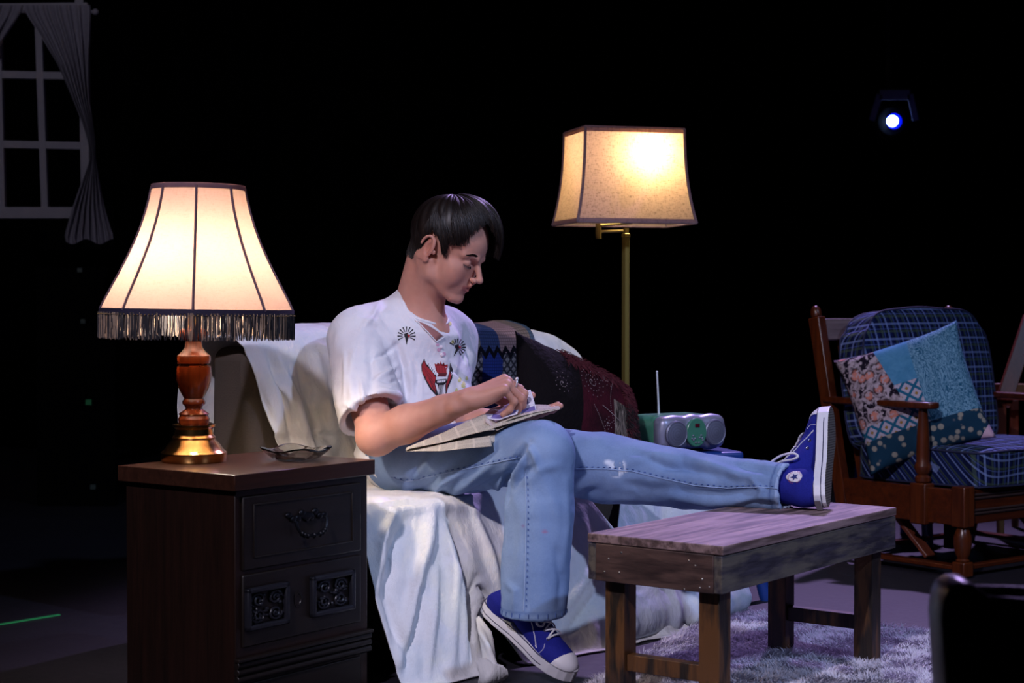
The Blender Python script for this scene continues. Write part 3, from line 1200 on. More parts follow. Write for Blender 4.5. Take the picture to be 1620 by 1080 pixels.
def cushion(name, sx, sy, sz, mats, parent, loc, rot, puff=0.02, pw=6.0, piping=True, top_round=0.0):
    """boxed cushion in its own frame: x across, y thickness, z height"""
    nx, nz, ny = 28, 28, 6
    mb = MB()

    def pt(a, b, c):
        # a,b,c in -1..1, rounded box
        x, y, z = a * sx / 2, c * sy / 2, b * sz / 2
        # round the outline corners
        ra = max(abs(a), abs(b))
        kx = (1 - 0.08 * abs(a) ** pw * abs(b) ** pw)
        x, z = x * kx, z * kx
        if b > 0 and top_round:
            z -= top_round * abs(a) ** 5 * b
            x *= 1 - 0.06 * b * b
        y += c * puff * (1 - a * a) ** 0.6 * (1 - b * b) ** 0.6
        w_ = 0.004 * math.sin(7 * a + 3 * b + c) * (1 - abs(c) * 0.3)
        return Vector((x + w_, y + 0.6 * w_, z + w_))
    V, Fs, idx = [], [], {}

    def g(a, b, c):
        key = (round(a, 5), round(b, 5), round(c, 5))
        if key not in idx:
            idx[key] = len(V)
            V.append(pt(a, b, c))
        return idx[key]
    A = [-1 + 2 * i / nx for i in range(nx + 1)]
    B = [-1 + 2 * i / nz for i in range(nz + 1)]
    Cc = [-1 + 2 * i / ny for i in range(ny + 1)]
    for c in (-1, 1):
        for i in range(nx):
            for j in range(nz):
                Fs.append((g(A[i], B[j], c), g(A[i + 1], B[j], c), g(A[i + 1], B[j + 1], c), g(A[i], B[j + 1], c)))
    for b in (-1, 1):
        for i in range(nx):
            for j in range(ny):
                Fs.append((g(A[i], b, Cc[j]), g(A[i + 1], b, Cc[j]), g(A[i + 1], b, Cc[j + 1]), g(A[i], b, Cc[j + 1])))
    for a in (-1, 1):
        for i in range(nz):
            for j in range(ny):
                Fs.append((g(a, B[i], Cc[j]), g(a, B[i + 1], Cc[j]), g(a, B[i + 1], Cc[j + 1]), g(a, B[i], Cc[j + 1])))
    mb.add(V, Fs)
    o = mb.build(name, mats, parent, smooth=50, bevel=0.008, seg=3)
    o.location = loc
    o.rotation_euler = rot
    if piping:
        for c in (-1, 1):
            ring = [pt(a, -1, c) for a in A[:-1]] + [pt(1, b, c) for b in B[:-1]] + [pt(a, 1, c) for a in A[:0:-1]] + [pt(-1, b, c) for b in B[:0:-1]]
            MB().tube(ring, 0.0035, 6, True).build('piping', plain('navy_piping', '#141a3c', 0.8), o)
    return o


seatc = cushion('seat_cushion', CW - 0.06, 0.105, 0.50, M_PLS, ch, (CW / 2, 0.215, 0.262 + 0.058), (math.radians(-90), 0, 0), 0.02)
backc = cushion('back_cushion', CW - 0.03, 0.10, 0.45, M_PLB, ch, (CW / 2 + 0.005, CD - 0.025, 0.575), (math.radians(-9), 0, 0), 0.028, 6, True, 0.05)

# patchwork pillow on the armchair
n = NT('patchwork_tapestry', 0.85, 0, 0.1)
x, y, z = n.sep(n.co())
vo = n.voro(38)
vf = n.voro(24, n.map(n.co(), loc=(1.3, 0.2, 0.7)))
flor = n.ramp(vf, [(0.0, '#c08070'), (0.3, '#b87468'), (0.42, '#1a1220'), (0.55, '#9a8c94'), (0.66, '#191220')])
flor = n.mix(n.ramp(n.noise(70, 3), [(0.5, 0.0), (0.56, 1.0)]), flor, '#a89aa4')
dx = n.math('ADD', x, z)
dz = n.math('SUBTRACT', x, z)
dia = n.math('MULTIPLY', n.band(dx, 0.048, 0.036), n.band(dz, 0.048, 0.036))
dia2 = n.math('MULTIPLY', n.band(dx, 0.048, 0.012, -0.012), n.band(dz, 0.048, 0.012, -0.012))
dcol = n.mix(dia, '#1c5a78', '#a8a0b0')
dcol = n.mix(dia2, dcol, '#8a6a30')
wav = n.noise(14, 3, n.map(n.co(), (3, 1, 1)), 0.6, 2.0)
strp = n.ramp(n.math('FRACT', n.math('MULTIPLY', wav, 9)), [(0.35, '#1f5674'), (0.6, '#6f9ab4')])
teal = n.mix(n.noise(60, 4, dist=1.5), '#17506e', '#4d88a6')
sky = n.mix(n.noise(40, 4, dist=1.0), '#25688e', '#5d95ba')
col = n.mix(n.math('GREATER_THAN', z, 0.045), dcol, sky)
col = n.mix(n.math('GREATER_THAN', x, 0.035), col, strp)
fl_m = n.math('MULTIPLY', n.math('LESS_THAN', n.math('ADD', x, n.math('MULTIPLY', z, 0.25)), -0.028), n.math('GREATER_THAN', z, -0.05))
col = n.mix(fl_m, col, flor)
col = n.mix(n.math('LESS_THAN', z, -0.095), col, n.mix(n.ramp(vo, [(0.3, 1.0), (0.4, 0.0)]), '#16364c', '#8d8a80'))
col = n.mix(n.math('LESS_THAN', n.math('SUBTRACT', z, x), -0.34), col, '#c7a6b8')
n.color(col)
n.bump(n.noise(300, 2), 0.3, 0.001)
M_PATCH = n.m


def pillow(name, sx, sz, th, mat, nn=44, corner=0.16, seed=3):
    vs, fs = [], []
    top, bot = {}, {}
    for side in (1, -1):
        for i in range(nn + 1):
            for j in range(nn + 1):
                a, b = -1 + 2 * i / nn, -1 + 2 * j / nn
                edge = i in (0, nn) or j in (0, nn)
                if side == -1 and edge:
                    bot[i, j] = top[i, j]
                    continue
                h = ((1 - abs(a) ** 2.4) * (1 - abs(b) ** 2.4)) ** 0.55
                px_ = sx / 2 * a * (1 - corner * 0.55 * (1 - b * b) * 0 - corner * (1 - abs(b)) ** 1 * abs(a) ** 3 * 0.5 * 0 - 0.07 * (1 - abs(b) ** 3))
                pz_ = sz / 2 * b * (1 - 0.07 * (1 - abs(a) ** 3))
                wr = 0.0
                (top if side == 1 else bot)[i, j] = len(vs)
                vs.append([px_, -side * th / 2 * h, pz_])
        for i in range(nn):
            for j in range(nn):
                d = top if side == 1 else bot
                q = (d[i, j], d[i + 1, j], d[i + 1, j + 1], d[i, j + 1])
                fs.append(q if side == 1 else q[::-1])
    V = np.array(vs)
    N = np.zeros_like(V)
    N[:, 1] = np.sign(V[:, 1])
    V += N * (ridged(V * 14, seed, 2) * 0.004)[:, None]
    return MB().add(V.tolist(), fs).build(name, mat, None, smooth=180)


pw_ = pillow('throw_pillow', 0.40, 0.39, 0.12, M_PATCH)
pc = P(1445, 630, 5.33)
pw_.location = pc
pw_.rotation_euler = (math.radians(-14), math.radians(-19), math.radians(-16))
tag(pw_, 'patchwork throw pillow in teal, flowers and diamonds, leaning in the plaid armchair', 'pillow')

# ------------------------------------------------------------------ things behind the armchair
M_BEECH = wood('pale_beech', '#7d5836', '#a57a50', 'z', 0.7, 0.45, 0.05)
M_REDW = wood('red_brown_board', '#4a2014', '#6f3524', 'z', 0.7, 0.4, 0.05)
M_BLUEP = plain('dark_blue_paint', '#16357a', 0.35, 0, 0.5)
wc = thing('wooden_chair', 'brown and pale wooden chair, mostly cut off, behind the plaid armchair', 'chair', (1.80, 6.05, 0))


def rel(u, v, Y):
    return P(u, v, Y) - wc.location


MB().beam(rel(1586, 640, 6.0), rel(1632, 500, 6.1), 0.03, 0.055, (1, 0, 0)).build('slanted_brace', M_REDW, wc, bevel=0.003)
MB().beam(rel(1568, 628, 5.98), rel(1700, 630, 6.0), 0.05, 0.016, (0, 0, 1)).build('arm', wood('red_arm', '#5a1c14', '#7d2f22', 'x', 0.7), wc, bevel=0.003)
MB().beam(rel(1560, 614, 6.12), rel(1700, 616, 6.14), 0.02, 0.036, (0, 0, 1)).build('back_rail', M_BEECH, wc, bevel=0.003)
MB().beam(rel(1583, 632, 6.0), rel(1583, 705, 6.0), 0.02, 0.036, (1, 0, 0)).build('arm_support', M_REDW, wc, bevel=0.003)
MB().beam(rel(1604, 632, 6.08), rel(1604, 705, 6.08), 0.02, 0.03, (1, 0, 0)).build('arm_support', M_REDW, wc, bevel=0.003)
MB().beam(rel(1572, 706, 6.0), rel(1700, 708, 6.02), 0.3, 0.025, (0, 0, 1)).build('seat', M_BEECH, wc, bevel=0.004)
for u, Y in ((1581, 5.95), (1604, 6.25), (1690, 5.95), (1700, 6.25)):
    p0, p1 = rel(u, 708, Y), rel(u + 2, 840, Y)
    p1.z = 0
    MB().tube([p0, p1], [0.017, 0.013], 12).build('leg', M_BEECH, wc)
bs = thing('blue_stool', 'dark blue painted stool half hidden behind the plaid armchair', 'stool', (P(1440, 870, 5.75).x, 5.75, 0))
MB().lathe([(0.135, 0.33), (0.145, 0.335), (0.145, 0.352), (0.135, 0.36)], 32, T=(-0.02, 0.2, 0)).build('seat', M_BLUEP, bs)
for dx, dy in ((0.055, -0.02), (-0.11, 0.05), (0.06, 0.33), (-0.12, 0.33)):
    MB().tube([(dx * 0.8, dy * 0.9 + 0.02, 0.335), (dx, dy, 0)], [0.019, 0.019], 12).build('leg', M_BLUEP, bs)

# ------------------------------------------------------------------ near leather chair, cut by the frame's corner
n = NT('dark_leather', 0.35, 0, 0.5)
n.color(n.mix(n.noise(8, 4), '#120d14', '#2a1c28'))
n.bump(n.voro(160), 0.3, 0.001)
M_LEATH = n.m
YL = 2.05
lc0 = Vector((P(1650, 900, YL).x, YL, 0))
lch = thing('leather_chair', 'dark leather chair seen from behind, closest to the viewer, at the bottom corner', 'chair', lc0)
outl = [(1487, 1200), (1478, 1040), (1474, 960), (1480, 922), (1494, 908), (1514, 906), (1534, 920), (1556, 944), (1582, 968), (1612, 984), (1690, 990), (1760, 984), (1790, 960), (1812, 925), (1830, 915), (1848, 930), (1850, 1000), (1840, 1200)]
sd = Sdf((-0.14, YL - 0.12, 0.2), (0.0, 0, 0), 0.1) if False else None
top = []
for i, t in enumerate(np.linspace(0, 1, 60)):
    q = np.array(outl, float)
    s_ = np.concatenate([[0], np.cumsum(np.linalg.norm(np.diff(q, axis=0), axis=1))])
    s_ /= s_[-1]
    top.append(P(np.interp(t, s_, q[:, 0]), np.interp(t, s_, q[:, 1]), YL) - lc0)
mb = MB()
cx_ = sum((p.x for p in top)) / len(top)
rows = []
for off, sc_ in ((-0.035, 0.93), (-0.045, 0.955), (-0.032, 0.99), (0.0, 1.0), (0.032, 0.99), (0.045, 0.955), (0.035, 0.93)):
    rows.append([Vector((cx_ + (p.x - cx_) * sc_, off + 0.04 * ((p.x - cx_) / 0.14) ** 2 - 0.05, p.z - (1 - sc_) * 0.22)) for p in top])
mb.sheet(rows)
for r_, fl2 in ((rows[0], 1), (rows[-1], 0)):
    h_ = len(r_) // 2
    mb.sheet([[r_[i].lerp(r_[-1 - i], t) + Vector((0, (-1 if fl2 else 1) * 0.012 * math.sin(PI * t), 0)) for t in np.linspace(0, 1, 12)] for i in range(h_)])
mb.build('backrest', M_LEATH, lch, smooth=180)
tp_, bt_ = cx_, 0
MB().box((cx_, -0.27, 0.25), (0.40, 0.40, 0.10)).build('seat', M_LEATH, lch, bevel=0.03, seg=4)
for sx in (-1, 1):
    for y in (-0.44, -0.06):
        MB().tube([(cx_ + sx * 0.17, y, 0.22), (cx_ + sx * 0.19, y - 0.0, 0)], [0.02, 0.013], 10).build('leg', M_BLACKMETAL, lch)
    for_ = MB().beam((cx_ + sx * 0.10, -0.05, 0.2), (cx_ + sx * 0.10, -0.05, 0.4), 0.03, 0.02, (0, 1, 0)).build('back_support', M_BLACKMETAL, lch)

# ================================================================== blue side table and boombox
A0 = Vector((0.655, 4.80, 0))
BA = math.atan2(0.28, 0.96)
st = thing('side_table', 'blue painted side table between the sofa and the armchair, carrying the boombox', 'side table', A0, BA)
STH = 0.403
MB().span((-0.34, 0.0, STH - 0.032), (0.0, 0.30, STH)).build('top', M_BLUEP, st, bevel=0.010, seg=4)
for x, y, ex, ey in ((-0.03, 0.03, 0.045, -0.14), (-0.03, 0.27, 0.03, 0.04), (-0.30, 0.05, 0.02, 0.04), (-0.30, 0.27, 0.0, 0.06)):
    MB().tube([(x, y, STH - 0.03), (x + ex, y + ey, 0.012), (x + ex, y + ey, 0)], [0.014, 0.018, 0.014], 12).build('leg', M_BLUEP, st)

M_GREENP = plain('green_plastic', '#3f7a63', 0.3, 0, 0.5)
M_SILV = NT('silver_plastic', 0.4, 0.5).color('#8c8ea2').m
n = NT('speaker_mesh', 0.5, 0.6)
n.color(n.mix(n.voro(900, rnd=0.0), '#55586a', '#8a8ea4'))
M_GRILL = n.m
bbx = P(1068, 712, 4.86)
bb = thing('boombox', 'small green and silver boombox with a raised aerial, on the blue side table', 'radio', (bbx.x, 4.84, STH + 0.001), math.radians(32))
ow, od, oh = 0.225, 0.17, 0.105
sd = Sdf((-0.16, -0.14, -0.01), (0.16, 0.13, 0.14), 0.0035)


def rbox(c, hsz, r):
    def fn(X, Y, Z):
        qx, qy, qz = np.abs(X - c[0]) - hsz[0] + r, np.abs(Y - c[1]) - hsz[1] + r, np.abs(Z - c[2]) - hsz[2] + r
        return np.sqrt(np.maximum(qx, 0) ** 2 + np.maximum(qy, 0) ** 2 + np.maximum(qz, 0) ** 2) + np.minimum(np.maximum(qx, np.maximum(qy, qz)), 0) - r
    return fn


sd.apply((-.12, -.09, 0), (.12, .1, .11), rbox((0, 0.015, 0.052), (0.112, 0.08, 0.050), 0.035))
V, Fq = sd.mesh()
quadmesh('body', V, Fq, M_GREENP, bb, world=False)
sd = Sdf((-0.16, -0.14, -0.01), (0.16, 0.13, 0.14), 0.003)
sd.apply((-.12, -.1, 0), (.12, -0.03, .11), rbox((0, -0.060, 0.056), (0.114, 0.026, 0.045), 0.02))
for sx in (-1, 1):
    sd.ell((sx * 0.066, -0.068, 0.054), (0.052, 0.024, 0.050), k=0.012)
sd.ell((0, -0.066, 0.058), (0.045, 0.026, 0.048), k=0.008)
V, Fq = sd.mesh()
quadmesh('front_panel', V, Fq, M_SILV, bb, world=False)
fc = Matrix.Rotation(PI / 2, 3, 'X')
for sx in (-1, 1):
    MB().lathe([(0.037, 0.0), (0.037, 0.006), (0.034, 0.009), (0.032, 0.0075), (0.001, 0.012)], 40, fc, T=(sx * 0.068, -0.088, 0.054)).build('speaker_grille', M_GRILL, bb)
cd = MB().lathe([(0.035, 0), (0.035, 0.006), (0.033, 0.008), (0.001, 0.009)], 40, fc @ Matrix.Diagonal(Vector((1, 1.15, 1))), T=(0, -0.089, 0.056)).build('control_disc', M_GREENP, bb)
MB().box((0, -0.0985, 0.076), (0.015, 0.003, 0.010)).build('display', plain('dark_red_display', '#4a1020', 0.2), cd, bevel=0.001)
for x, z in ((-0.014, 0.048), (-0.018, 0.040), (-0.008, 0.040), (-0.013, 0.036), (0.014, 0.048), (0.018, 0.040), (0.009, 0.042), (-0.005, 0.028), (0.006, 0.028), (0.02, 0.034)):
    MB().ell((x, -0.098, z), (0.0032, 0.003, 0.0026), n=6).build('button', M_SILV, cd)
MB().tube([(-0.045, 0.02, 0.098), (-0.047, 0.02, 0.14), (-0.052, 0.02, 0.222)], [0.0032, 0.0028, 0.0024], 8).ell((-0.052, 0.02, 0.223), (0.0032, 0.0032, 0.003), n=6).build('aerial', plain('bright_chrome', '#e8eef2', 0.3, 0.3), bb)

# ================================================================== shag rug
n = NT('rug_backing', 0.95, 0, 0.1)
n.color('#8d8496')
M_RUGB = n.m
n = NT('shag_pile', 0.9, 0, 0.15)
n.color(n.mix(n.noise(7, 5), '#9c96a8', '#e6e2ee'))
M_PILE = n.m
e1, e2 = np.array((0.84, -0.54)), np.array((-0.54, -0.84))
O_ = np.array((0.579, 4.47))
rng = np.random.default_rng(5)
NB = 150000
a = rng.uniform(0.0, 1.0, NB)
b = rng.uniform(0, 1.35, NB)
a = (-0.03 + 0.16 * b) + a * (1.25 - (-0.03 + 0.16 * b))
cl = vnoise(np.stack([a * 40, b * 40, a * 0], 1), 3)
base = O_[None] + a[:, None] * e1 + b[:, None] * e2
keep = (base[:, 1] > 3.25)
a, b, base, cl = a[keep], b[keep], base[keep], cl[keep]
m_ = len(a)
L = rng.uniform(0.016, 0.028, m_) * (1 + 0.25 * cl)
big = 2 * PI * vnoise(np.stack([a * 9, b * 9, a * 0 + 5], 1), 9)
th = big + rng.normal(0, 0.9, m_)
ln = rng.uniform(0.35, 1.0, m_)
dirx, diry = np.cos(th), np.sin(th)
wd = 0.0011
V = np.zeros((m_, 5, 3))
bx = np.stack([-diry, dirx, dirx * 0], 1) * wd
B0 = np.concatenate([base, np.full((m_, 1), 0.006)], 1)
mid = B0 + np.stack([dirx * L * 0.3 * ln, diry * L * 0.3 * ln, L * 0.55], 1)
tip = B0 + np.stack([dirx * L * 0.95 * ln, diry * L * 0.95 * ln, L * (1 - 0.35 * ln)], 1)
V[:, 0], V[:, 1], V[:, 2], V[:, 3], V[:, 4] = B0 - bx, B0 + bx, mid + bx, mid - bx, tip
me = bpy.data.meshes.new('shag_rug')
vb = 8
cor = [O_ + s * e1 + t * e2 for s, t in ((-0.03, 0), (1.25, 0), (1.25, 1.35), (0.186, 1.35))]
pads = [(c_[0], c_[1], z) for z in (0.0005, 0.008) for c_ in cor]
VV = np.concatenate([np.array(pads), V.reshape(-1, 3)]).astype(np.float32)
me.vertices.add(len(VV))
me.vertices.foreach_set('co', VV.ravel())
q = (np.arange(m_) * 5 + vb)[:, None]
quads = q + np.array([[0, 1, 2, 3]])
tris = q + np.array([[3, 2, 4]])
pf = np.array([(3, 2, 1, 0), (4, 5, 6, 7), (0, 1, 5, 4), (1, 2, 6, 5), (2, 3, 7, 6), (3, 0, 4, 7)])
li = np.concatenate([pf.ravel(), quads.ravel(), tris.ravel()]).astype(np.int32)
ls = np.concatenate([np.arange(0, 24, 4), 24 + np.arange(m_) * 4, 24 + m_ * 4 + np.arange(m_) * 3]).astype(np.int32)
me.loops.add(len(li))
me.loops.foreach_set('vertex_index', li)
me.polygons.add(len(ls))
me.polygons.foreach_set('loop_start', ls)
me.polygons.foreach_set('material_index', np.concatenate([np.zeros(6), np.ones(2 * m_)]).astype(np.int32))
me.update(calc_edges=True)
me.materials.append(M_RUGB)
me.materials.append(M_PILE)
rug = finish('shag_rug', me, None, 0)
tag(rug, 'pale grey shag rug on the stage floor under the coffee table', 'rug')
# ================================================================== sofa
F0 = Vector((-0.31, 3.78, 0))
SD = Vector((0.7217, 0.6917, 0)).normalized()      # along the seat front
SN = Vector((-0.6917, 0.7217, 0)).normalized()     # towards the back
SFA = math.atan2(SD.y, SD.x)
SL = 1.13
M_SOFA = plain('taupe_upholstery', '#4a423c', 0.9, 0, 0.1, 0.1, 200, 0.3)
sofa = thing('sofa', 'small taupe sofa under white dust sheets, the young man sitting at its near end', 'sofa', F0, SFA)
MB().span((0.0, 0.03, 0.05), (SL, 0.66, 0.24)).build('base', M_SOFA, sofa, bevel=0.015, seg=3)
MB().span((0.005, 0.0, 0.245), (SL - 0.005, 0.46, 0.366)).build('seat_cushion', M_SOFA, sofa, bevel=0.03, seg=4)
bk = MB().add([(0, .445, .20), (SL, .445, .20), (SL, .66, .20), (0, .66, .20), (0, .475, .715), (SL, .475, .69), (SL, .64, .69), (0, .64, .715)],
              [(3, 2, 1, 0), (4, 5, 6, 7), (0, 1, 5, 4), (1, 2, 6, 5), (2, 3, 7, 6), (3, 0, 4, 7)])
bk.build('backrest', M_SOFA, sofa, bevel=0.035, seg=4)
for x in (0.06, SL - 0.06):
    for y in (0.08, 0.60):
        MB().lathe([(0.018, 0), (0.025, 0.052)], 16, T=(x, y, 0)).build('foot', M_BLACKMETAL, sofa)


def sheet_material(name, base, lit_patch1, lit_patch2):  # pale patches paint uneven lighting into the cloth colour
    q = NT(name, 0.85, 0, 0.15)
    a_ = q.noise(4.5, 5, None, 0.6, 0.6)
    b_ = q.noise(6.0, 4, q.map(q.co(), loc=(3, 2, 5)), 0.6, 0.4)
    c_ = q.mix(q.ramp(a_, [(0.48, 0.0), (0.62, 0.8)]), base, lit_patch1)
    c_ = q.mix(q.ramp(b_, [(0.5, 0.0), (0.62, 0.7)]), c_, lit_patch2)
    q.color(c_)
    w1 = q.noise(26, 5, q.map(q.co(), (1, 1, 0.45)), 0.6, 0.15)
    w2 = q.voro(17, q.map(q.co(), (1, 1, 0.5)), 'SMOOTH_F1')
    q.bump(q.math('ADD', w1, q.math('MULTIPLY', w2, 0.8)), 0.5, 0.012)
    return q.m


M_SHEET = sheet_material('white_dust_sheet', '#d9d8da', '#e0dfd2', '#c9cfd6')
M_SHEET2 = sheet_material('blue_lit_dust_sheet', '#c2cbd6', '#a9b9cc', '#d5d8d4')  # white cloth with the bluish stage light put into its colour
ROLLM = Matrix((SD, SN, Vector((0, 0, 1)))).transposed()


def drape(name, mat, path, left, right, ns_, nt_, fold, label, cat, parent=None, extra=None, creases=None):
    """sheet laid along a (y,z) path over the sofa; left/right edges and fold height vary with the path length"""
    pts = np.array(path, float)
    s_ = np.concatenate([[0], np.cumsum(np.linalg.norm(np.diff(pts, axis=0), axis=1))])
    tot = s_[-1]
    S = np.linspace(0, tot, ns_ + 1)
    # smooth the path
    y = np.interp(S, s_, pts[:, 0])
    z = np.interp(S, s_, pts[:, 1])
    for _ in range(6):
        y[1:-1] = 0.25 * y[:-2] + 0.5 * y[1:-1] + 0.25 * y[2:]
        z[1:-1] = 0.25 * z[:-2] + 0.5 * z[1:-1] + 0.25 * z[2:]
    ty, tz = np.gradient(y), np.gradient(z)
    ln_ = np.hypot(ty, tz) + 1e-9
    ny_, nz_ = -tz / ln_, ty / ln_
    # path runs from the back over the top to the front: outward normal
    ny_, nz_ = tz / ln_ * 1.0, -ty / ln_
    T = np.linspace(0, 1, nt_ + 1)
    SS, TT = np.meshgrid(S, T, indexing='ij')
    Lx, Rx = np.interp(SS, s_, left), np.interp(SS, s_, right)
    X = Lx + (Rx - Lx) * TT
    Y = np.repeat(y[:, None], nt_ + 1, 1)
    Z = np.repeat(z[:, None], nt_ + 1, 1)
    NY, NZ = np.repeat(ny_[:, None], nt_ + 1, 1), np.repeat(nz_[:, None], nt_ + 1, 1)
    h = fold(X, SS, TT, Y, Z)
    Y2, Z2 = Y + NY * h, Z + NZ * h
    if extra:
        X, Y2, Z2 = extra(X, Y2, Z2, SS, TT, S)
    Z2 = np.maximum(Z2, 0.004)
    Lc = np.stack([X, Y2, Z2], -1).reshape(-1, 3)
    W_ = Lc @ np.array(ROLLM).T + np.array(F0)
    r = np.arange((ns_ + 1) * (nt_ + 1)).reshape(ns_ + 1, nt_ + 1)
    Fq = np.stack([r[:-1, :-1], r[:-1, 1:], r[1:, 1:], r[1:, :-1]], -1).reshape(-1, 4)
    if creases:
        W_ = relax(W_, Fq, 2, 0.4)
        Nn = vnormals(W_, Fq)
        Nn = np.where((Nn[:, 1] > 0)[:, None], -Nn, Nn)
        W_ = press(W_, Nn, creases)
        W_[:, 2] = np.maximum(W_[:, 2], 0.004)
    Fq = np.stack([r[:-1, :-1], r[:-1, 1:], r[1:, 1:], r[1:, :-1]], -1).reshape(-1, 4)
    uv = np.stack([TT.ravel(), (SS / tot).ravel(), X.ravel(), np.ones(X.size)], 1)
    o = quadmesh(name, W_, Fq, mat, parent, attrs={'st': uv})
    md = o.modifiers.new('thickness', 'SOLIDIFY')
    md.thickness = 0.003
    md.offset = 0
    return tag(o, label, cat)


def fold_main(X, S, T, Y, Z):
    n_ = X.size
    x, s, z, y = X.ravel(), S.ravel(), Z.ravel(), Y.ravel()
    skirt = smoothstep(0.37, 0.12, z) * (y < 0.2)
    backface = (y > 0.3) * (y < 0.5) * smoothstep(0.72, 0.6, z)
    h = np.zeros(n_)
    # hanging folds
    h += skirt * 0.034 * (ridged(np.stack([x * 6.5 + (0.37 - z) * 1.2, z * 1.2, z * 0], 1), 11, 2) * 0.5 + 0.35)
    h += skirt * 0.006 * ridged(np.stack([x * 17 - z * 3, z * 3.5, z * 0], 1), 21, 2)
    # sagging diagonal folds on the back, from the near top corner
    h += backface * 0.020 * (ridged(np.stack([x * 7 + (z - 0.4) * 5, (z + x) * 1.3, z * 0], 1), 31, 2))
    h += 0.006 * ridged(np.stack([x * 10, s * 9, s * 0], 1), 41, 4)
    h += 0.006
    # pressed down where the young man sits
    sit = np.exp(-((x - 0.16) / 0.2) ** 4) * ((y > 0.0) & (y < 0.44) & (z < 0.5))
    h -= 0.010 * sit
    return h.reshape(X.shape)


path = [(0.705, 0.20), (0.70, 0.60), (0.69, 0.70), (0.655, 0.745), (0.57, 0.762), (0.475, 0.745), (0.448, 0.69), (0.430, 0.50), (0.422, 0.41), (0.38, 0.384),
        (0.20, 0.380), (0.03, 0.382), (-0.015, 0.366), (-0.035, 0.32), (-0.08, 0.18), (-0.145, 0.05), (-0.185, 0.004)]
left = [-0.045, -0.05, -0.05, -0.055, -0.06, -0.035, -0.02, 0.045, 0.075, 0.06, 0.01, -0.03, -0.05, -0.07, -0.075, -0.06, -0.05]
right = [SL + .02] * 7 + [SL - .02, SL - .06, SL - .12, 0.98, 0.66, 0.645, 0.67, 0.76, 0.86, 0.90]


def extra_main(X, Y, Z, SS, TT, S):
    # higher and rounder at the far end of the back
    top = smoothstep(0.5, 0.72, Z)
    Z = Z - 0.022 * smoothstep(0.3, 0.8, X) * top
    endr = np.clip((X - (SL - 0.10)) / 0.12, 0, 1)
    Z = Z - 0.055 * endr ** 2 * top
    endl = np.clip((0.06 - X) / 0.12, 0, 1)
    Z = Z - 0.03 * endl ** 2 * top
    # hem lifted by the shoe behind the heel
    Z = Z - 0.04 * smoothstep(0.2, 0.0, Z) * (Y < 0.02)
    lift = np.exp(-((X - 0.235) / 0.04) ** 2) * smoothstep(0.22, 0.0, Z) * (Y < 0.02)
    Z = Z + 0.13 * lift
    Y = Y + 0.09 * lift
    return X, Y, Z


cover = drape('dust_sheet', M_SHEET, path, left, right, 260, 240, fold_main,
              'creased white dust sheet thrown over the sofa, hanging in folds to the floor', 'sheet', extra=extra_main, creases=[
    ([(682, 812), (668, 890), (630, 1050)], 9, 0.022), ([(710, 815), (732, 875), (744, 968)], 8, -0.014),
    ([(748, 812), (773, 875), (790, 935)], 7, 0.012), ([(754, 912), (748, 960), (744, 1010)], 6, -0.016),
    ([(700, 830), (719, 906), (712, 1062)], 8, 0.014), ([(644, 822), (622, 870), (612, 930)], 8, -0.016),
    ([(625, 810), (600, 860), (598, 930)], 7, 0.014), ([(672, 900), (655, 984), (640, 1062)], 6, -0.012),
    ([(690, 900), (684, 980), (676, 1075)], 5, 0.010), ([(735, 880), (730, 960), (735, 1050)], 6, 0.010), ([(598, 900), (620, 980), (645, 1050)], 7, -0.010),
    ([(935, 900), (915, 930), (895, 960)], 7, 0.012), ([(963, 915), (930, 960), (900, 1000)], 6, -0.012), ([(975, 870), (960, 900), (940, 925)], 6, -0.010),
    ([(920, 810), (925, 860), (918, 905)], 8, 0.010), ([(945, 830), (950, 860), (955, 890)], 6, -0.008),
    ([(640, 805), (690, 800), (760, 806)], 7, 0.008), ([(590, 800), (640, 795), (690, 803)], 5, -0.006),
    # the back rest
    ([(380, 560), (400, 620), (430, 700)], 7, 0.010), ([(425, 560), (450, 630), (462, 700)], 5, -0.012), ([(440, 570), (470, 640), (488, 712)], 6, 0.010),
    ([(470, 580), (492, 650), (505, 712)], 5, -0.010), ([(500, 560), (515, 620), (530, 700)], 8, 0.008), ([(400, 590), (425, 650), (445, 705)], 5, -0.008),
    ([(480, 550), (500, 545), (525, 555)], 5, 0.006), ([(350, 560), (375, 552), (410, 548)], 6, 0.006)])


def fold_side(X, S, T, Y, Z):
    x, s, z, y = X.ravel(), S.ravel(), Z.ravel(), Y.ravel()
    sk = smoothstep(0.38, 0.1, z)
    h = 0.002 + sk * 0.06 * (0.4 + 0.5 * ridged(np.stack([x * 7 - z * 2.5, z * 2, z * 0], 1), 51, 2))
    h += 0.005 * ridged(np.stack([x * 14, s * 14, s * 0], 1), 61, 3)
    return h.reshape(X.shape)


path2 = [(0.30, 0.377), (0.05, 0.380), (0.0, 0.366), (-0.02, 0.32), (-0.05, 0.2), (-0.10, 0.09), (-0.145, 0.04), (-0.10, 0.012)]
drape('loose_sheet', M_SHEET2, path2, [0.86, 0.83, 0.81, 0.78, 0.70, 0.64, 0.62, 0.62], [SL - .05, SL, SL + .01, SL + .03, SL + .05, SL + .04, SL + .02, SL], 90, 110, fold_side,
      'loose sheet with bluish light painted in, hanging to the floor behind the coffee table', 'sheet')
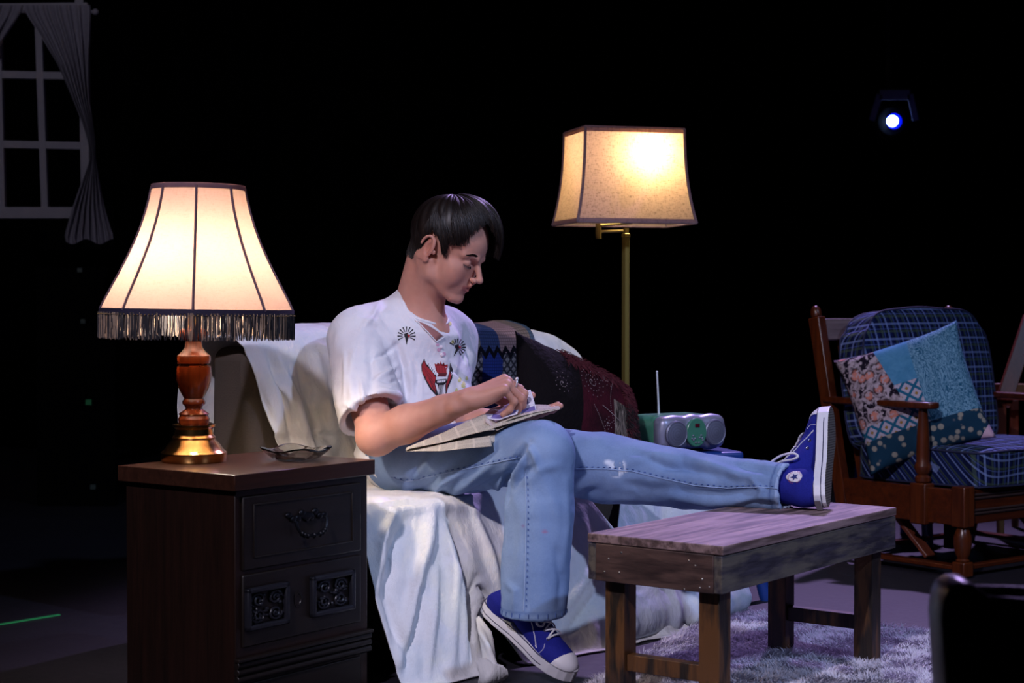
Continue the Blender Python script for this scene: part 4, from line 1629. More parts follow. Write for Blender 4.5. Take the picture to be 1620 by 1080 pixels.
# twisted tail of the sheet beside the shoe
tw = []
rs = []
for i in range(26):
    t = i / 25
    p = P(756 + 12 * math.sin(t * 2.5) + 12 * t, 976 + t * 112, 3.79 - 0.12 * t)
    p.z = max(p.z, 0.02)
    tw.append(p)
    rs.append(0.004 + 0.016 * min(1, t * 4) - 0.007 * math.sin(PI * min(1, t * 1.1)) + 0.012 * max(0, t - 0.8) * 5)
vv = MB().tube(tw, rs, 20)
for i, p in enumerate(vv.v):
    a = (i % 20) / 20 * 2 * PI
    c_ = tw[min(i // 20, 25)]
    vv.v[i] = c_ + (p - c_) * (1 + 0.28 * math.sin(3 * a + (i // 20) * 0.35))
tl = vv.build('sheet_corner', M_SHEET, smooth=180)
tag(tl, 'twisted corner of white cloth trailing to the floor beside the standing shoe', 'sheet')

# ------------------------------------------------------------------ knitted throw over the back
n = NT('knitted_stripes', 0.95, 0, 0.1)
at_ = n.node('ShaderNodeAttribute', attribute_name='st')
t_, s_, xx_ = n.sep(at_.outputs['Vector'])
base = n.ramp(t_, [(0.0, '#8d847e'), (0.41, '#3a4870'), (0.62, '#9a7c7c'), (0.84, '#7d6d62'), (0.95, '#4a5d6c')], 'CONSTANT')
st1 = n.math('FRACT', n.math('MULTIPLY', t_, 42))
st2 = n.math('FRACT', n.math('MULTIPLY', s_, 95))
kn = n.math('MULTIPLY', n.math('GREATER_THAN', st1, 0.22), n.math('GREATER_THAN', st2, 0.30))
low = n.math('GREATER_THAN', s_, 0.66)
dd1 = n.math('FRACT', n.math('MULTIPLY', n.math('ADD', t_, n.math('MULTIPLY', s_, 2.2)), 14))
dd2 = n.math('FRACT', n.math('MULTIPLY', n.math('SUBTRACT', t_, n.math('MULTIPLY', s_, 2.2)), 14))
net = n.math('MULTIPLY', n.math('GREATER_THAN', dd1, 0.35), n.math('GREATER_THAN', dd2, 0.35))
base2 = n.mix(net, '#3a3840', '#8e8888')
base = n.mix(low, base, n.mix(n.math('LESS_THAN', n.math('ABSOLUTE', n.math('SUBTRACT', t_, 0.53)), 0.11), base2, '#2a3a80'))
zig = n.math('ABSOLUTE', n.math('SUBTRACT', n.math('FRACT', n.math('MULTIPLY', t_, 11)), 0.5))
zz_ = n.math('ABSOLUTE', n.math('SUBTRACT', s_, n.math('MULTIPLY_ADD', zig, 0.05, 0.645)))
base = n.mix(n.math('LESS_THAN', zz_, 0.011), base, '#0e0e18')
n.color(n.mix(n.math('MULTIPLY_ADD', kn, 0.45, 0.55), '#141418', base))
n.bump(kn, 0.8, 0.004)


def fold_knit(X, S, T, Y, Z):
    x, s, z = X.ravel(), S.ravel(), Z.ravel()
    return (0.020 + 0.007 * ridged(np.stack([x * 9 + z * 2, z * 1.5, z * 0], 1), 71, 2)).reshape(X.shape)


path3 = [(0.70, 0.45), (0.69, 0.70), (0.655, 0.750), (0.57, 0.770), (0.475, 0.752), (0.446, 0.69), (0.428, 0.55), (0.416, 0.46), (0.40, 0.42)]
drape('knitted_throw', n.m, path3, [.60, .60, .60, .61, .60, .58, .55, .53, .52], [.93, .93, .94, .95, .945, .93, .90, .88, .87], 90, 60, fold_knit,
      'knitted throw with blue, mauve and tan stripes over the sofa back, beside the young man', 'throw',
      extra=lambda X, Y, Z, S, T, s: (X, Y, Z - 0.021 * smoothstep(0.5, 0.72, Z) * smoothstep(0.3, 0.8, X)))

# ------------------------------------------------------------------ dark beaded pillow
n = NT('maroon_patchwork', 0.9, 0, 0.15)
x, y, z = n.sep(n.co())
ns_1 = n.noise(5, 4, dist=0.6)
cr = n.ramp(n.noise(3.2, 3, n.map(n.co(), loc=(4, 1, 2))), [(0.40, '#120a0c'), (0.5, '#280a12'), (0.64, '#4c1020')])
stx = n.noise(1, 3, n.map(n.co(), (260, 260, 20)), 0.6)
grey = n.mix(n.ramp(stx, [(0.42, 0.0), (0.56, 1.0)]), '#241c1a', '#8a7d70')
gm = n.math('MULTIPLY', n.math('MULTIPLY', n.math('GREATER_THAN', x, 0.07), n.math('LESS_THAN', x, 0.15)), n.math('MULTIPLY', n.math('LESS_THAN', z, 0.04), n.math('GREATER_THAN', z, -0.08)))
n.color(n.mix(gm, n.mix(n.math('LESS_THAN', x, -0.06), cr, '#0c0709'), grey))
n.bump(n.noise(90, 4), 0.8, 0.006)
mp = pillow('beaded_pillow', 0.47, 0.32, 0.15, n.m, seed=12)
pm = thing('throw_pillow', 'dark maroon shaggy pillow with beaded spirals, on the sofa behind the knees', 'pillow', P(912, 653, 4.52))
pm.rotation_euler = (math.radians(-22), math.radians(20), SFA)
mp.parent = pm
mp.name = 'cover'
bd = MB()
rnd = random.Random(3)


def pil_y(x, z):
    a, b = min(0.98, abs(x) / 0.225), min(0.98, abs(z) / 0.155)
    return -0.075 * ((1 - a ** 2.4) * (1 - b ** 2.4)) ** 0.55 - 0.004


for cx, cz, r0, tn in ((-0.02, 0.06, 0.05, 3.2), (0.035, -0.045, 0.022, 2.5), (-0.13, 0.02, 0.035, 2.5), (0.05, 0.10, 0.03, 2)):
    for i in range(int(46 * r0 / 0.05 * tn / 3)):
        a = i / (46 * r0 / 0.05 * tn / 3) * tn * 2 * PI
        r = r0 * a / (tn * 2 * PI)
        x, z = cx + r * math.cos(a), cz + r * math.sin(a)
        if abs(x) < 0.21 and abs(z) < 0.145:
            bd.ell((x, pil_y(x, z), z), (0.0010, 0.0010, 0.0014), n=4)
for i in range(26):
    t = i / 25
    for x, z in ((0.10 - 0.05 * math.sin(t * 2.5), 0.12 - 0.17 * t), (0.015 + 0.075 * t, 0.0 - 0.02 * t), (-0.02 + 0.07 * t, -0.01 - 0.09 * t)):
        bd.ell((x, pil_y(x, z), z), (0.0009, 0.0009, 0.0013), n=4)
o = bd.build('beading', plain('grey_beads', '#8d7f80', 0.35), pm)
o['kind'] = 'stuff'
sh = MB()
for i in range(2600):
    # shaggy tufts at the far end and along the top edge
    if rnd.random() < 0.6:
        x, z = rnd.uniform(0.13, 0.225), rnd.uniform(-0.15, 0.13)
    else:
        x, z = rnd.uniform(-0.1, 0.2), rnd.uniform(0.10, 0.15)
    y0 = pil_y(x, z) + 0.004
    d = Vector((rnd.gauss(0.35, 0.4), -0.5, rnd.gauss(-0.3, 0.4))).normalized()
    p0 = Vector((x, y0, z))
    p1 = p0 + d * 0.010
    p2 = p1 + (d + Vector((0.1, 0.2, -0.9))) * 0.010
    sh.cur = 1 if (z > 0.05 or z < -0.04 or rnd.random() < 0.3) else 0
    sh.tube([p0, p1, p2], [0.0011, 0.0009, 0.0004], 3)
o = sh.build('shag', [plain('black_yarn', '#120b0d', 0.9), plain('crimson_yarn', '#4a0f1c', 0.9)], pm, smooth=0, recalc=False)
o['kind'] = 'stuff'
# ================================================================== the young man
NF = Vector((0.6917, -0.7217, 0))                  # the way his body faces
RT = Vector((-0.7217, -0.6917, 0))                 # his right
UP = Vector((0, 0, 1))
BODYR = np.array(Matrix((RT, NF, UP)).transposed())
man = thing('person', 'young man in white printed shirt and pale jeans sitting on the sofa, reading', 'person', (-0.2, 4.1, 0.37))


def tintmat(name, base_nodes):
    """material whose base colour is mixed with the vertex attribute 'tint' (rgb, a = amount)"""
    q, c = base_nodes(name)
    at = q.node('ShaderNodeAttribute', attribute_name='tint')
    q.color(q.mix(at.outputs['Alpha'], c, at.outputs['Color']))
    return q.m


def skin_nodes(name):
    q = NT(name, 0.55, 0, 0.3)
    q.b.inputs['Subsurface Weight'].default_value = 0.12
    q.b.inputs['Subsurface Radius'].default_value = (0.012, 0.005, 0.003)
    q.b.inputs['Subsurface Scale'].default_value = 1.0
    c = q.mix(q.noise(35, 4), '#bd8472', '#cf9985')
    q.bump(q.noise(500, 3), 0.12, 0.0008)
    return q, c


def tints(n_):
    a = np.zeros((n_, 4), np.float32)
    return a


def put_tint(a, mask, col, amt=1.0):
    c = np.array(lin(col)[:3])
    m = np.clip(mask * amt, 0, 1)
    na = a[:, 3] + m * (1 - a[:, 3])
    wgt = np.where(na > 1e-5, m / np.maximum(na, 1e-5), 0)[:, None]
    a[:, :3] = a[:, :3] * (1 - wgt) + c[None] * wgt
    a[:, 3] = na


M_SKIN = tintmat('skin', skin_nodes)

# ------------------------------------------------------------------ head
HS = 0.0103                                        # one head unit (about a centimetre)
pitch, yaw, roll = math.radians(28), math.radians(-21), math.radians(2)
hf = Vector((math.cos(yaw) * math.cos(pitch), math.sin(yaw) * math.cos(pitch), -math.sin(pitch)))
hr = hf.cross(UP).normalized()
hu = hr.cross(hf)
Rr = Matrix.Rotation(roll, 3, hf)
hr, hu = Rr @ hr, Rr @ hu
HR = np.array(Matrix((hr, hf, hu)).transposed())
ear_w = P(679, 391, 4.07)
HO = ear_w - (hr * 7.6 - hf * 0.8 + hu * 0.3) * HS


def hp(x, y, z):
    return HO + (hr * x + hf * y + hu * z) * HS


def hell(sd, c, r, k=0.0, op='u', rot=None):
    R = HR if rot is None else HR @ np.array(rot)
    sd.ell(hp(*c), [q * HS for q in r], R, k * HS, op)


def hcone(sd, a, b, r0, r1=None, k=0.0, op='u'):
    sd.cone(hp(*a), hp(*b), r0 * HS, (r0 if r1 is None else r1) * HS, k * HS, op)


neck_base = P(665, 487, 4.19)
c0 = hp(0, 0, 0)
sd = Sdf((c0.x - 0.16, c0.y - 0.16, 0.745), (c0.x + 0.17, c0.y + 0.16, c0.z + 0.15), 0.0020)
hell(sd, (0, -.8, 4.2), (7.3, 9.2, 8.2))
hell(sd, (0, 2.6, 3.6), (6.4, 6.6, 6.2), 1.5)
hell(sd, (0, 3.6, -2.2), (5.9, 5.3, 6.6), 1.5)
for s in (-1, 1):
    hcone(sd, (s * 5.6, 0.0, -2.6), (s * 5.2, 1.4, -5.6), 1.5, 1.4, 1.4)
    hcone(sd, (s * 5.2, 1.4, -5.6), (s * 1.6, 7.0, -8.6), 1.4, 1.3, 1.4)
    hell(sd, (s * 4.3, 5.4, -1.3), (1.7, 2.0, 1.5), 1.6)
    hcone(sd, (s * 4.6, 6.6, 2.2), (s * 1.6, 8.7, 1.9), 0.8, 0.9, 1.0)
hell(sd, (0, 4.0, -6.6), (3.9, 4.4, 2.6), 1.2)
for s in (-1, 1):
    hell(sd, (s * 3.4, 5.1, -3.4), (2.6, 2.8, 3.1), 1.8)
hell(sd, (0, 6.2, -5.2), (3.2, 3.1, 3.4), 1.2)
hell(sd, (0, 8.0, -8.6), (1.7, 1.35, 1.35), 1.0)
for s in (-1, 1):
    hell(sd, (s * 3.2, 9.0, 0.75), (1.75, 1.3, 1.15), 0.9, 's')
    hell(sd, (s * 3.15, 7.15, 0.55), (1.35, 1.35, 1.25), 0.25)
    # lower edge of the lowered lid and the fold above it
    for a, b in (((4.5, 7.55, 0.25), (3.9, 8.35, -0.02)), ((3.9, 8.35, -0.02), (3.0, 8.62, -0.12)), ((3.0, 8.62, -0.12), (2.1, 8.3, 0.1))):
        hcone(sd, (s * a[0], a[1], a[2]), (s * b[0], b[1], b[2]), 0.10, 0.10, 0.12, 's')
    for a, b in (((4.5, 7.5, 1.05), (3.3, 8.5, 1.35)), ((3.3, 8.5, 1.35), (2.0, 8.3, 1.0))):
        hcone(sd, (s * a[0], a[1], a[2]), (s * b[0], b[1], b[2]), 0.08, 0.08, 0.2, 's')
# nose
hcone(sd, (0, 8.6, 1.4), (0, 10.9, -1.9), 0.62, 0.72, 0.9)
hell(sd, (0, 11.15, -2.35), (0.85, 0.85, 0.75), 0.5)
for s in (-1, 1):
    hell(sd, (s * 1.2, 10.1, -2.75), (0.62, 0.95, 0.62), 0.35)
    hell(sd, (s * 0.6, 10.55, -3.35), (0.28, 0.5, 0.3), 0.15, 's')
    hcone(sd, (s * 1.75, 9.9, -2.2), (s * 1.9, 9.3, -3.4), 0.10, 0.08, 0.3, 's')
hcone(sd, (0, 10.3, -3.2), (0, 9.7, -4.3), 0.35, 0.3, 0.5)
# mouth
for s in (-1, 1):
    hcone(sd, (0, 9.5, -4.80), (s * 2.1, 8.55, -5.2), 0.32, 0.14, 0.4)
    hcone(sd, (0, 9.3, -5.85), (s * 1.9, 8.5, -5.5), 0.40, 0.14, 0.4)
    hcone(sd, (0, 9.9, -5.32), (s * 1.3, 9.5, -5.26), 0.09, 0.09, 0.12, 's')
    hcone(sd, (s * 1.3, 9.5, -5.26), (s * 2.6, 8.55, -5.42), 0.09, 0.16, 0.16, 's')
hell(sd, (0, 9.9, -7.0), (1.7, 0.7, 0.45), 0.7, 's')
# ears
for s in (-1, 1):
    er = np.array(Matrix.Rotation(math.radians(-s * 22), 3, 'Z') @ Matrix.Rotation(math.radians(-8), 3, 'X'))
    hell(sd, (s * 7.5, -1.0, 0.2), (0.55, 1.75, 3.0), 0.3, 'u', er)
    hell(sd, (s * 8.25, -0.6, -0.1), (0.6, 1.0, 1.6), 0.25, 's', er)
    hel = []
    for i in range(15):
        a = math.radians(-35 + i * 15.5)
        hel.append((s * (7.85 + 0.35 * math.sin(a * 0.5 + 0.4)), -1.15 + 1.62 * math.cos(a) * 1.0 * (1 if math.cos(a) < 0 else 0.75), 0.55 + 2.35 * math.sin(a) * 1.0))
    for a, b in zip(hel[:-1], hel[1:]):
        hcone(sd, a, b, 0.30, 0.30, 0.18)
    hell(sd, (s * 7.55, -0.45, -2.45), (0.45, 0.75, 0.85), 0.3)
    hell(sd, (s * 7.5, 0.75, -0.3), (0.4, 0.4, 0.6), 0.3)
# neck
nb = Vector(neck_base)
sd.cone(hp(0, -2.6, -3.2), nb + Vector((-0.004, 0.005, -0.03)), 0.053, 0.056, 0.022)
sd.cone(hp(0, -3.6, -1.6), nb + Vector((-0.024, 0.018, -0.004)), 0.040, 0.046, 0.02)
for s in (-1, 1):
    sd.cone(hp(s * 5.2, -2.2, -3.0), nb + NF * 0.045 + Vector((0, 0, -0.02)), 0.016, 0.012, 0.022)
sd.cone(nb + Vector((0, 0, -0.03)), nb + RT * 0.09 + Vector((0, 0, -0.07)), 0.045, 0.030, 0.03)
sd.cone(nb + Vector((0, 0, -0.03)), nb - RT * 0.09 + Vector((0, 0, -0.07)), 0.045, 0.030, 0.03)
sd.ell(nb + NF * 0.012 + Vector((0, 0, -0.075)), (0.08, 0.062, 0.05), BODYR, 0.03)
Vh, Fh = sd.mesh()
Vh = relax(Vh, Fh, 1, 0.4)

# tint in head units
Q = (Vh - np.array(HO)) @ HR / HS
th_ = tints(len(Vh))
y_, x_, z_ = Q[:, 1], np.abs(Q[:, 0]), Q[:, 2]
lipu = np.exp(-(((z_ + 4.95 + 0.06 * x_) / 0.42) ** 2)) * (y_ > 8.3) * (x_ < 2.2)
lipl = np.exp(-(((z_ + 5.85 - 0.12 * x_) / 0.5) ** 2)) * (y_ > 8.3) * (x_ < 2.0)
put_tint(th_, np.clip(lipu + lipl, 0, 1), '#9c4a48', 0.7)
put_tint(th_, np.exp(-((x_ - 4.3) / 1.8) ** 2 - ((z_ + 2.5) / 2.0) ** 2) * (y_ > 3), '#c07060', 0.35)
put_tint(th_, np.exp(-((x_ - 7.9) / 0.9) ** 2 - ((y_ + .8) / 2.2) ** 2 - (z_ / 3.2) ** 2), '#b05a4e', 0.35)
# ------------------------------------------------------------------ arms and hands
SHR = Vector((-0.393, 4.117, 0.735))
ELR = P(597, 688, 3.925)
WRR = P(742, 632, 3.83)


def hand(sd, W, F, D, flip, curls, thumb, s=1.0):
    """hand from wrist W, F towards the fingers, D back of the hand; flip=+1 puts the thumb on the -U side"""
    F = Vector(F).normalized()
    D = (Vector(D) - F * Vector(D).dot(F)).normalized()
    U = F.cross(D) * flip              # towards the little finger
    sd.cone(W - F * 0.03, W + F * 0.012, 0.0255 * s, 0.026 * s, 0.01, flat=(D, 0.82))
    lat = (-0.028, -0.009, 0.010, 0.027)
    fw = (0.088, 0.093, 0.089, 0.079)
    for i in range(4):
        sd.cone(W + U * lat[i] * 0.55 * s + F * 0.008, W + F * fw[i] * s + U * lat[i] * s, 0.0160 * s, 0.0115 * s, 0.010)
    sd.ell(W + F * 0.040 * s - U * 0.022 * s - D * 0.012, (0.028 * s, 0.014 * s, 0.013 * s), np.array(Matrix((F, U, D)).transposed()), 0.012)
    sd.ell(W + F * 0.040 * s + U * 0.020 * s - D * 0.010, (0.034 * s, 0.013 * s, 0.012 * s), np.array(Matrix((F, U, D)).transposed()), 0.012)
    L = ((0.044, 0.026, 0.021), (0.048, 0.029, 0.022), (0.045, 0.027, 0.021), (0.036, 0.021, 0.019))
    tips = []
    for i in range(4):
        p = W + F * fw[i] * s + U * lat[i] * s
        ang, spread = 0.0, (i - 1.5) * 0.05
        r = (0.0098, 0.0090, 0.0082, 0.0070)
        if i == 3:
            r = tuple(q * 0.88 for q in r)
        for j in range(3):
            ang += math.radians(curls[i][j])
            d = (F * math.cos(ang) - D * math.sin(ang) + U * spread * math.cos(ang)).normalized()
            q = p + d * L[i][j] * s
            sd.cone(p, q, r[j] * s, r[j + 1] * s, 0.0035)
            sd.ell(p + D * 0.0005, [r[j] * 1.06 * s] * 3, None, 0.003)
            p = q
        tips.append(p)
    p = W + F * 0.022 * s - U * 0.022 * s - D * 0.008
    rr_ = (0.0145, 0.0118, 0.0105, 0.0085)
    for j, (d, l) in enumerate(thumb):
        d = (F * d[0] + U * d[1] + D * d[2]).normalized()
        q = p + d * l * s
        sd.cone(p, q, rr_[j] * s, rr_[j + 1] * s, 0.006)
        p = q
    return tips, F, U, D


sdr = Sdf((-0.47, 3.70, 0.44), (0.09, 4.17, 0.80), 0.0024)
sdr.cone(SHR, ELR, 0.052, 0.043, 0.0)
sdr.ell(ELR + Vector((-0.006, 0.0, -0.004)), (0.043, 0.043, 0.041), None, 0.02)
mid = ELR.lerp(WRR, 0.32)
sdr.cone(ELR, mid, 0.042, 0.0425, 0.015)
sdr.cone(mid, ELR.lerp(WRR, 0.72), 0.0425, 0.032, 0.015)
sdr.cone(ELR.lerp(WRR, 0.72), WRR, 0.032, 0.0265, 0.012)
sdr.ell(WRR + Vector((-0.012, -0.020, 0.006)), (0.010, 0.009, 0.009), None, 0.012)
tipsR, RF, RU, RD = hand(sdr, WRR, (0.93, 0.02, 0.40), (-0.38, -0.34, 0.86), 1,
                         ((58, 52, 22), (62, 56, 24), (68, 60, 26), (74, 64, 28)),
                         (((0.62, -0.42, -0.55), 0.040), ((0.62, -0.05, -0.78), 0.034), ((0.60, 0.15, -0.78), 0.026)), 1.03)
Vr, Fr = sdr.mesh()

WRL = P(766, 664, 4.03)
ELL = P(692, 655, 4.28)
SHL = Vector((-0.150, 4.355, 0.735))
sdl = Sdf((-0.22, 3.72, 0.44), (0.16, 4.43, 0.80), 0.0026)
sdl.cone(SHL, ELL, 0.050, 0.042)
sdl.cone(ELL, WRL, 0.041, 0.027, 0.012)
hand(sdl, WRL, (0.93, -0.35, 0.10), (0.10, 0.1, -0.98), -1,
     ((4, 10, 6), (4, 8, 6), (4, 10, 6), (6, 12, 8)),
     (((0.8, -0.5, -0.35), 0.040), ((0.9, -0.15, -0.45), 0.036), ((0.95, 0.2, -0.15), 0.028)))
Vl, Fl = sdl.mesh()
# trunk under the clothes
sdt = Sdf((-0.55, 3.85, 0.38), (0.02, 4.50, 0.86), 0.008)
sdt.ell((-0.20, 4.17, .47), (.15, .11, .09), BODYR)
sdt.ell((-0.245, 4.22, .59), (.14, .10, .13), BODYR, 0.03)
sdt.ell((-0.27, 4.24, .69), (.155, .105, .115), BODYR, 0.03)
Vt, Ft = sdt.mesh()
offs = np.cumsum([0, len(Vh), len(Vr), len(Vl)])
VB = np.concatenate([Vh, Vr, Vl, Vt])
FB = np.concatenate([Fh + offs[0], Fr + offs[1], Fl + offs[2], Ft + offs[3]])
tb = tints(len(VB))
tb[:len(Vh)] = th_
body = quadmesh('body', VB, FB, M_SKIN, man, attrs={'tint': tb})

# ring on the finger
kk = WRR + RF * 0.093 * 1.02 + RU * -0.009
d1 = (RF * math.cos(math.radians(36)) - RD * math.sin(math.radians(36)))
rc = kk + d1 * 0.020
rg = []
side1 = d1.cross(RD).normalized()
side2 = side1.cross(d1)
MB().tube([rc + (side1 * math.cos(a) + side2 * math.sin(a)) * 0.0102 for a in np.linspace(0, 2 * PI, 24, endpoint=False)], 0.0022, 8, True).ell(
    (0, 0, 0), (0.0042, 0.003, 0.004), T=rc + side2 * 0.0105).build('ring', NT('silver_ring', 0.35, 0.6).color('#e2e2e8').m, man, world=True)

# ------------------------------------------------------------------ hair
n = NT('dark_brown_hair', 0.45, 0, 0.4)
n.color(n.mix(n.noise(60, 3), '#0a0605', '#1d120e'))
M_HAIR = n.m
hc = (0.0, 0.1, 3.9)
hrad = (7.7, 9.3, 8.9)
pt_ = math.radians(24)


def scalp(th, ph, lay=1.0):
    """arrays: th from the crown, ph 0 front, + towards his right"""
    x = np.sin(th) * np.sin(ph)
    y = np.sin(th) * np.cos(ph)
    z = np.cos(th)
    y2 = y * math.cos(pt_) - z * math.sin(pt_)
    z2 = y * math.sin(pt_) + z * math.cos(pt_)
    # below the middle the back follows the neck instead of closing under the skull
    hn = np.sqrt(x * x + y2 * y2) + 1e-9
    hmin = 0.93 - 0.12 * np.abs(z2)
    wb_ = smoothstep(-0.05, -0.3, y2) * smoothstep(0.0, -0.15, z2)
    g_ = 1 + wb_ * (np.maximum(hmin / hn, 1) - 1)
    x, y2 = x * g_ * (1 - 0.10 * wb_ * np.abs(z2)), y2 * g_
    return np.stack([hc[0] + hrad[0] * x * lay, hc[1] + hrad[1] * y2 * lay, hc[2] + hrad[2] * z2 * lay], -1)


def hairline(ph):
    a = np.abs((ph + PI) % (2 * PI) - PI)
    return np.radians(np.interp(np.degrees(a), [0, 20, 38, 50, 60, 70, 75, 79, 84, 87, 90, 104, 112, 120, 140, 180], [66, 68, 80, 91, 96, 98, 104, 117, 114, 90, 85, 83, 103, 120, 131, 134]))


def to_world(q):
    return np.asarray(q) @ HR.T * HS + np.array(HO)


PH = np.linspace(-PI, PI, 145)
TH = np.linspace(0.0, 1.0, 40)
rows = []
for t in TH:
    th = hairline(PH) * t
    q = scalp(th, PH, 1.0)
    lay = 1.03 + 0.06 * np.sin(PI * np.minimum(1, t * 1.1)) - 0.05 * t ** 8
    q = np.array(hc) + (q - np.array(hc)) * (lay + 0.012 * np.sin(PH * 23 + 5 * t))[:, None]
    rows.append([Vector(p) for p in to_world(q)])
MB().sheet(rows).build('hair', M_HAIR, man, world=True, smooth=180, solid=0.004)
hair = [o for o in COL.objects if o.name.startswith('hair')][0]

rng = np.random.default_rng(11)


def strands(n_, ph, th0, th1, lay0, lay1, drop, wave, r=0.0010, K=13, name='hair_strands', sweep=0.0):
    """n_ tapering strands; ph/th0/th1/lay arrays"""
    T = np.linspace(0, 1, K)[None, :]
    th = th0[:, None] + (th1 - th0)[:, None] * T
    cl = vnoise(np.stack([ph * 7, ph * 0, ph * 0], 1), 5)[:, None]
    cl2 = vnoise(np.stack([ph * 22, th0 * 2, ph * 0], 1), 15)[:, None]
    swp = -0.42 * np.sin(ph) * (np.abs(ph) < 1.7) * (1 - np.abs(ph) / 3)
    phh = ph[:, None] - swp[:, None] * (1 - T) * 1.2 + 0.10 * cl * T + 0.05 * cl2 * T + wave[:, None] * np.sin(T * 3 + ph[:, None] * 9) + sweep * T ** 1.5
    lay0 = lay0 + 0.018 * cl2[:, 0]
    lay = lay0[:, None] + 0.03 * cl * np.sin(T * PI) + (lay1 - lay0)[:, None] * np.sin(np.minimum(T * 1.25, 1) * PI / 2)
    q = scalp(th, phh, 1.0)
    q = np.array(hc) + (q - np.array(hc)) * lay[..., None]
    Wp = to_world(q.reshape(-1, 3)).reshape(n_, K, 3)
    dt = drop[:, None] * np.maximum(T - 0.55, 0) ** 1.5
    Wp[..., 2] -= dt
    return tube_many(Wp, r)


def tube_many(Wp, r):
    n_, K = Wp.shape[:2]
    tg = np.gradient(Wp, axis=1)
    tg /= np.linalg.norm(tg, axis=2, keepdims=True) + 1e-9
    cc_ = Wp.mean(axis=(0, 1))
    out = Wp - np.array(hp(*hc))
    s1 = np.cross(tg, out)
    s1 /= np.linalg.norm(s1, axis=2, keepdims=True) + 1e-9
    s2 = np.cross(s1, tg)
    rr = r * np.sin(np.clip(np.linspace(0.12, 1, K) * PI, 0, PI * 0.97)) ** 0.5
    rr = rr[None, :, None]
    V = np.stack([Wp + s1 * rr * 1.3, Wp + s2 * rr * 0.9, Wp - s1 * rr * 1.3, Wp - s2 * rr * 0.9], 2)      # n,K,4,3
    idx = np.arange(n_ * K * 4).reshape(n_, K, 4)
    f = []
    for a in range(4):
        b = (a + 1) % 4
        f.append(np.stack([idx[:, :-1, a], idx[:, :-1, b], idx[:, 1:, b], idx[:, 1:, a]], -1).reshape(-1, 4))
    return V.reshape(-1, 3), np.concatenate(f)


VS, FS = [], []


def add_strands(*a, **k_):
    V, F_ = strands(*a, **k_)
    o_ = sum(len(v) for v in VS)
    VS.append(V)
    FS.append(F_ + o_)


n_ = 5200
ph = rng.uniform(-PI, PI, n_)
hl = hairline(ph)
add_strands(n_, ph, rng.uniform(0.02, 0.55, n_) * hl, hl * rng.uniform(0.82, 1.06, n_), rng.uniform(1.02, 1.06, n_), 1.03 + 0.10 * np.exp(-(ph / 0.9) ** 2) + rng.uniform(0, 0.05, n_), rng.uniform(0, 0.01, n_), rng.normal(0, 0.03, n_))
# temple and side pieces combed forward and down
n_ = 700
ph = rng.uniform(0.78, 1.35, n_) * rng.choice([-1, 1], n_, p=[0.25, 0.75])
add_strands(n_, ph, rng.uniform(0.3, 0.8, n_), np.radians(rng.uniform(84, 103, n_)), np.full(n_, 1.06), rng.uniform(1.03, 1.08, n_), rng.uniform(0, 0.008, n_), rng.normal(0, 0.03, n_), sweep=0.0)
# the forelock: thick locks falling forward over the brow, away from the viewer
n_ = 2400
ph = rng.normal(-0.22, 0.34, n_).clip(-1.1, 0.26)
lift = 1.15 + 0.17 * np.exp(-((ph + 0.2) / 0.4) ** 2) + rng.uniform(-0.05, 0.02, n_)
add_strands(n_, ph, rng.uniform(0.15, 0.8, n_), np.radians(rng.uniform(90, 112, n_) - 34 * smoothstep(-0.12, 0.26, ph)), rng.uniform(1.06, 1.12, n_), lift, rng.uniform(0.0, 0.03, n_), rng.normal(0, 0.02, n_), K=16, sweep=-0.12)
hs = quadmesh('hair_strands', np.concatenate(VS), np.concatenate(FS), M_HAIR, hair, world=False, smooth=180)
hs.matrix_parent_inverse = Matrix.Translation(-Vector(man.location))
hs['kind'] = 'stuff'

# eyebrows and lashes
rnd = random.Random(2)
for s in (-1, 1):
    eb = MB()
    for i in range(260):
        t = rnd.random()
        x = 1.2 + 3.6 * t
        z = 2.35 + 0.75 * math.sin(min(1, t * 1.25) * PI * 0.62) - 0.9 * max(0, t - 0.6) + rnd.uniform(-0.28, 0.28) * (1 - 0.6 * t)
        yv = 9.42 - 0.07 * x * x - 0.09 * (z - 2.0)
        p = hp(s * x, yv, z)
        q = hp(s * (x + 0.75), yv - 0.30, z + 0.18 - 0.35 * t)
        eb.tube([p, p.lerp(q, 0.5) + hf * 0.0006, q], [0.0005, 0.00055, 0.0002], 3)
    eb.build('eyebrow', M_HAIR, man, world=True, smooth=0, recalc=False)
for s in (-1, 1):
    la = MB()
    pts = [(4.55, 7.45, 0.22), (3.9, 8.38, -0.05), (3.0, 8.66, -0.15), (2.1, 8.35, 0.08)]
    la.tube([hp(s * a, b, c) for a, b, c in pts], 0.0005, 5)
    for i in range(30):
        t = i / 29 * 2.99
        k0 = int(t)
        a, b = Vector(pts[k0]), Vector(pts[k0 + 1])
        p = a.lerp(b, t - k0)
        q = p + Vector((0.12 * (p.x - 3.2), 0.30, -0.45))
        la.tube([hp(s * p.x, p.y, p.z), hp(s * q.x, q.y, q.z)], [0.00035, 0.00015], 3)
    la.build('eyelashes', M_HAIR, man, world=True, smooth=0, recalc=False)


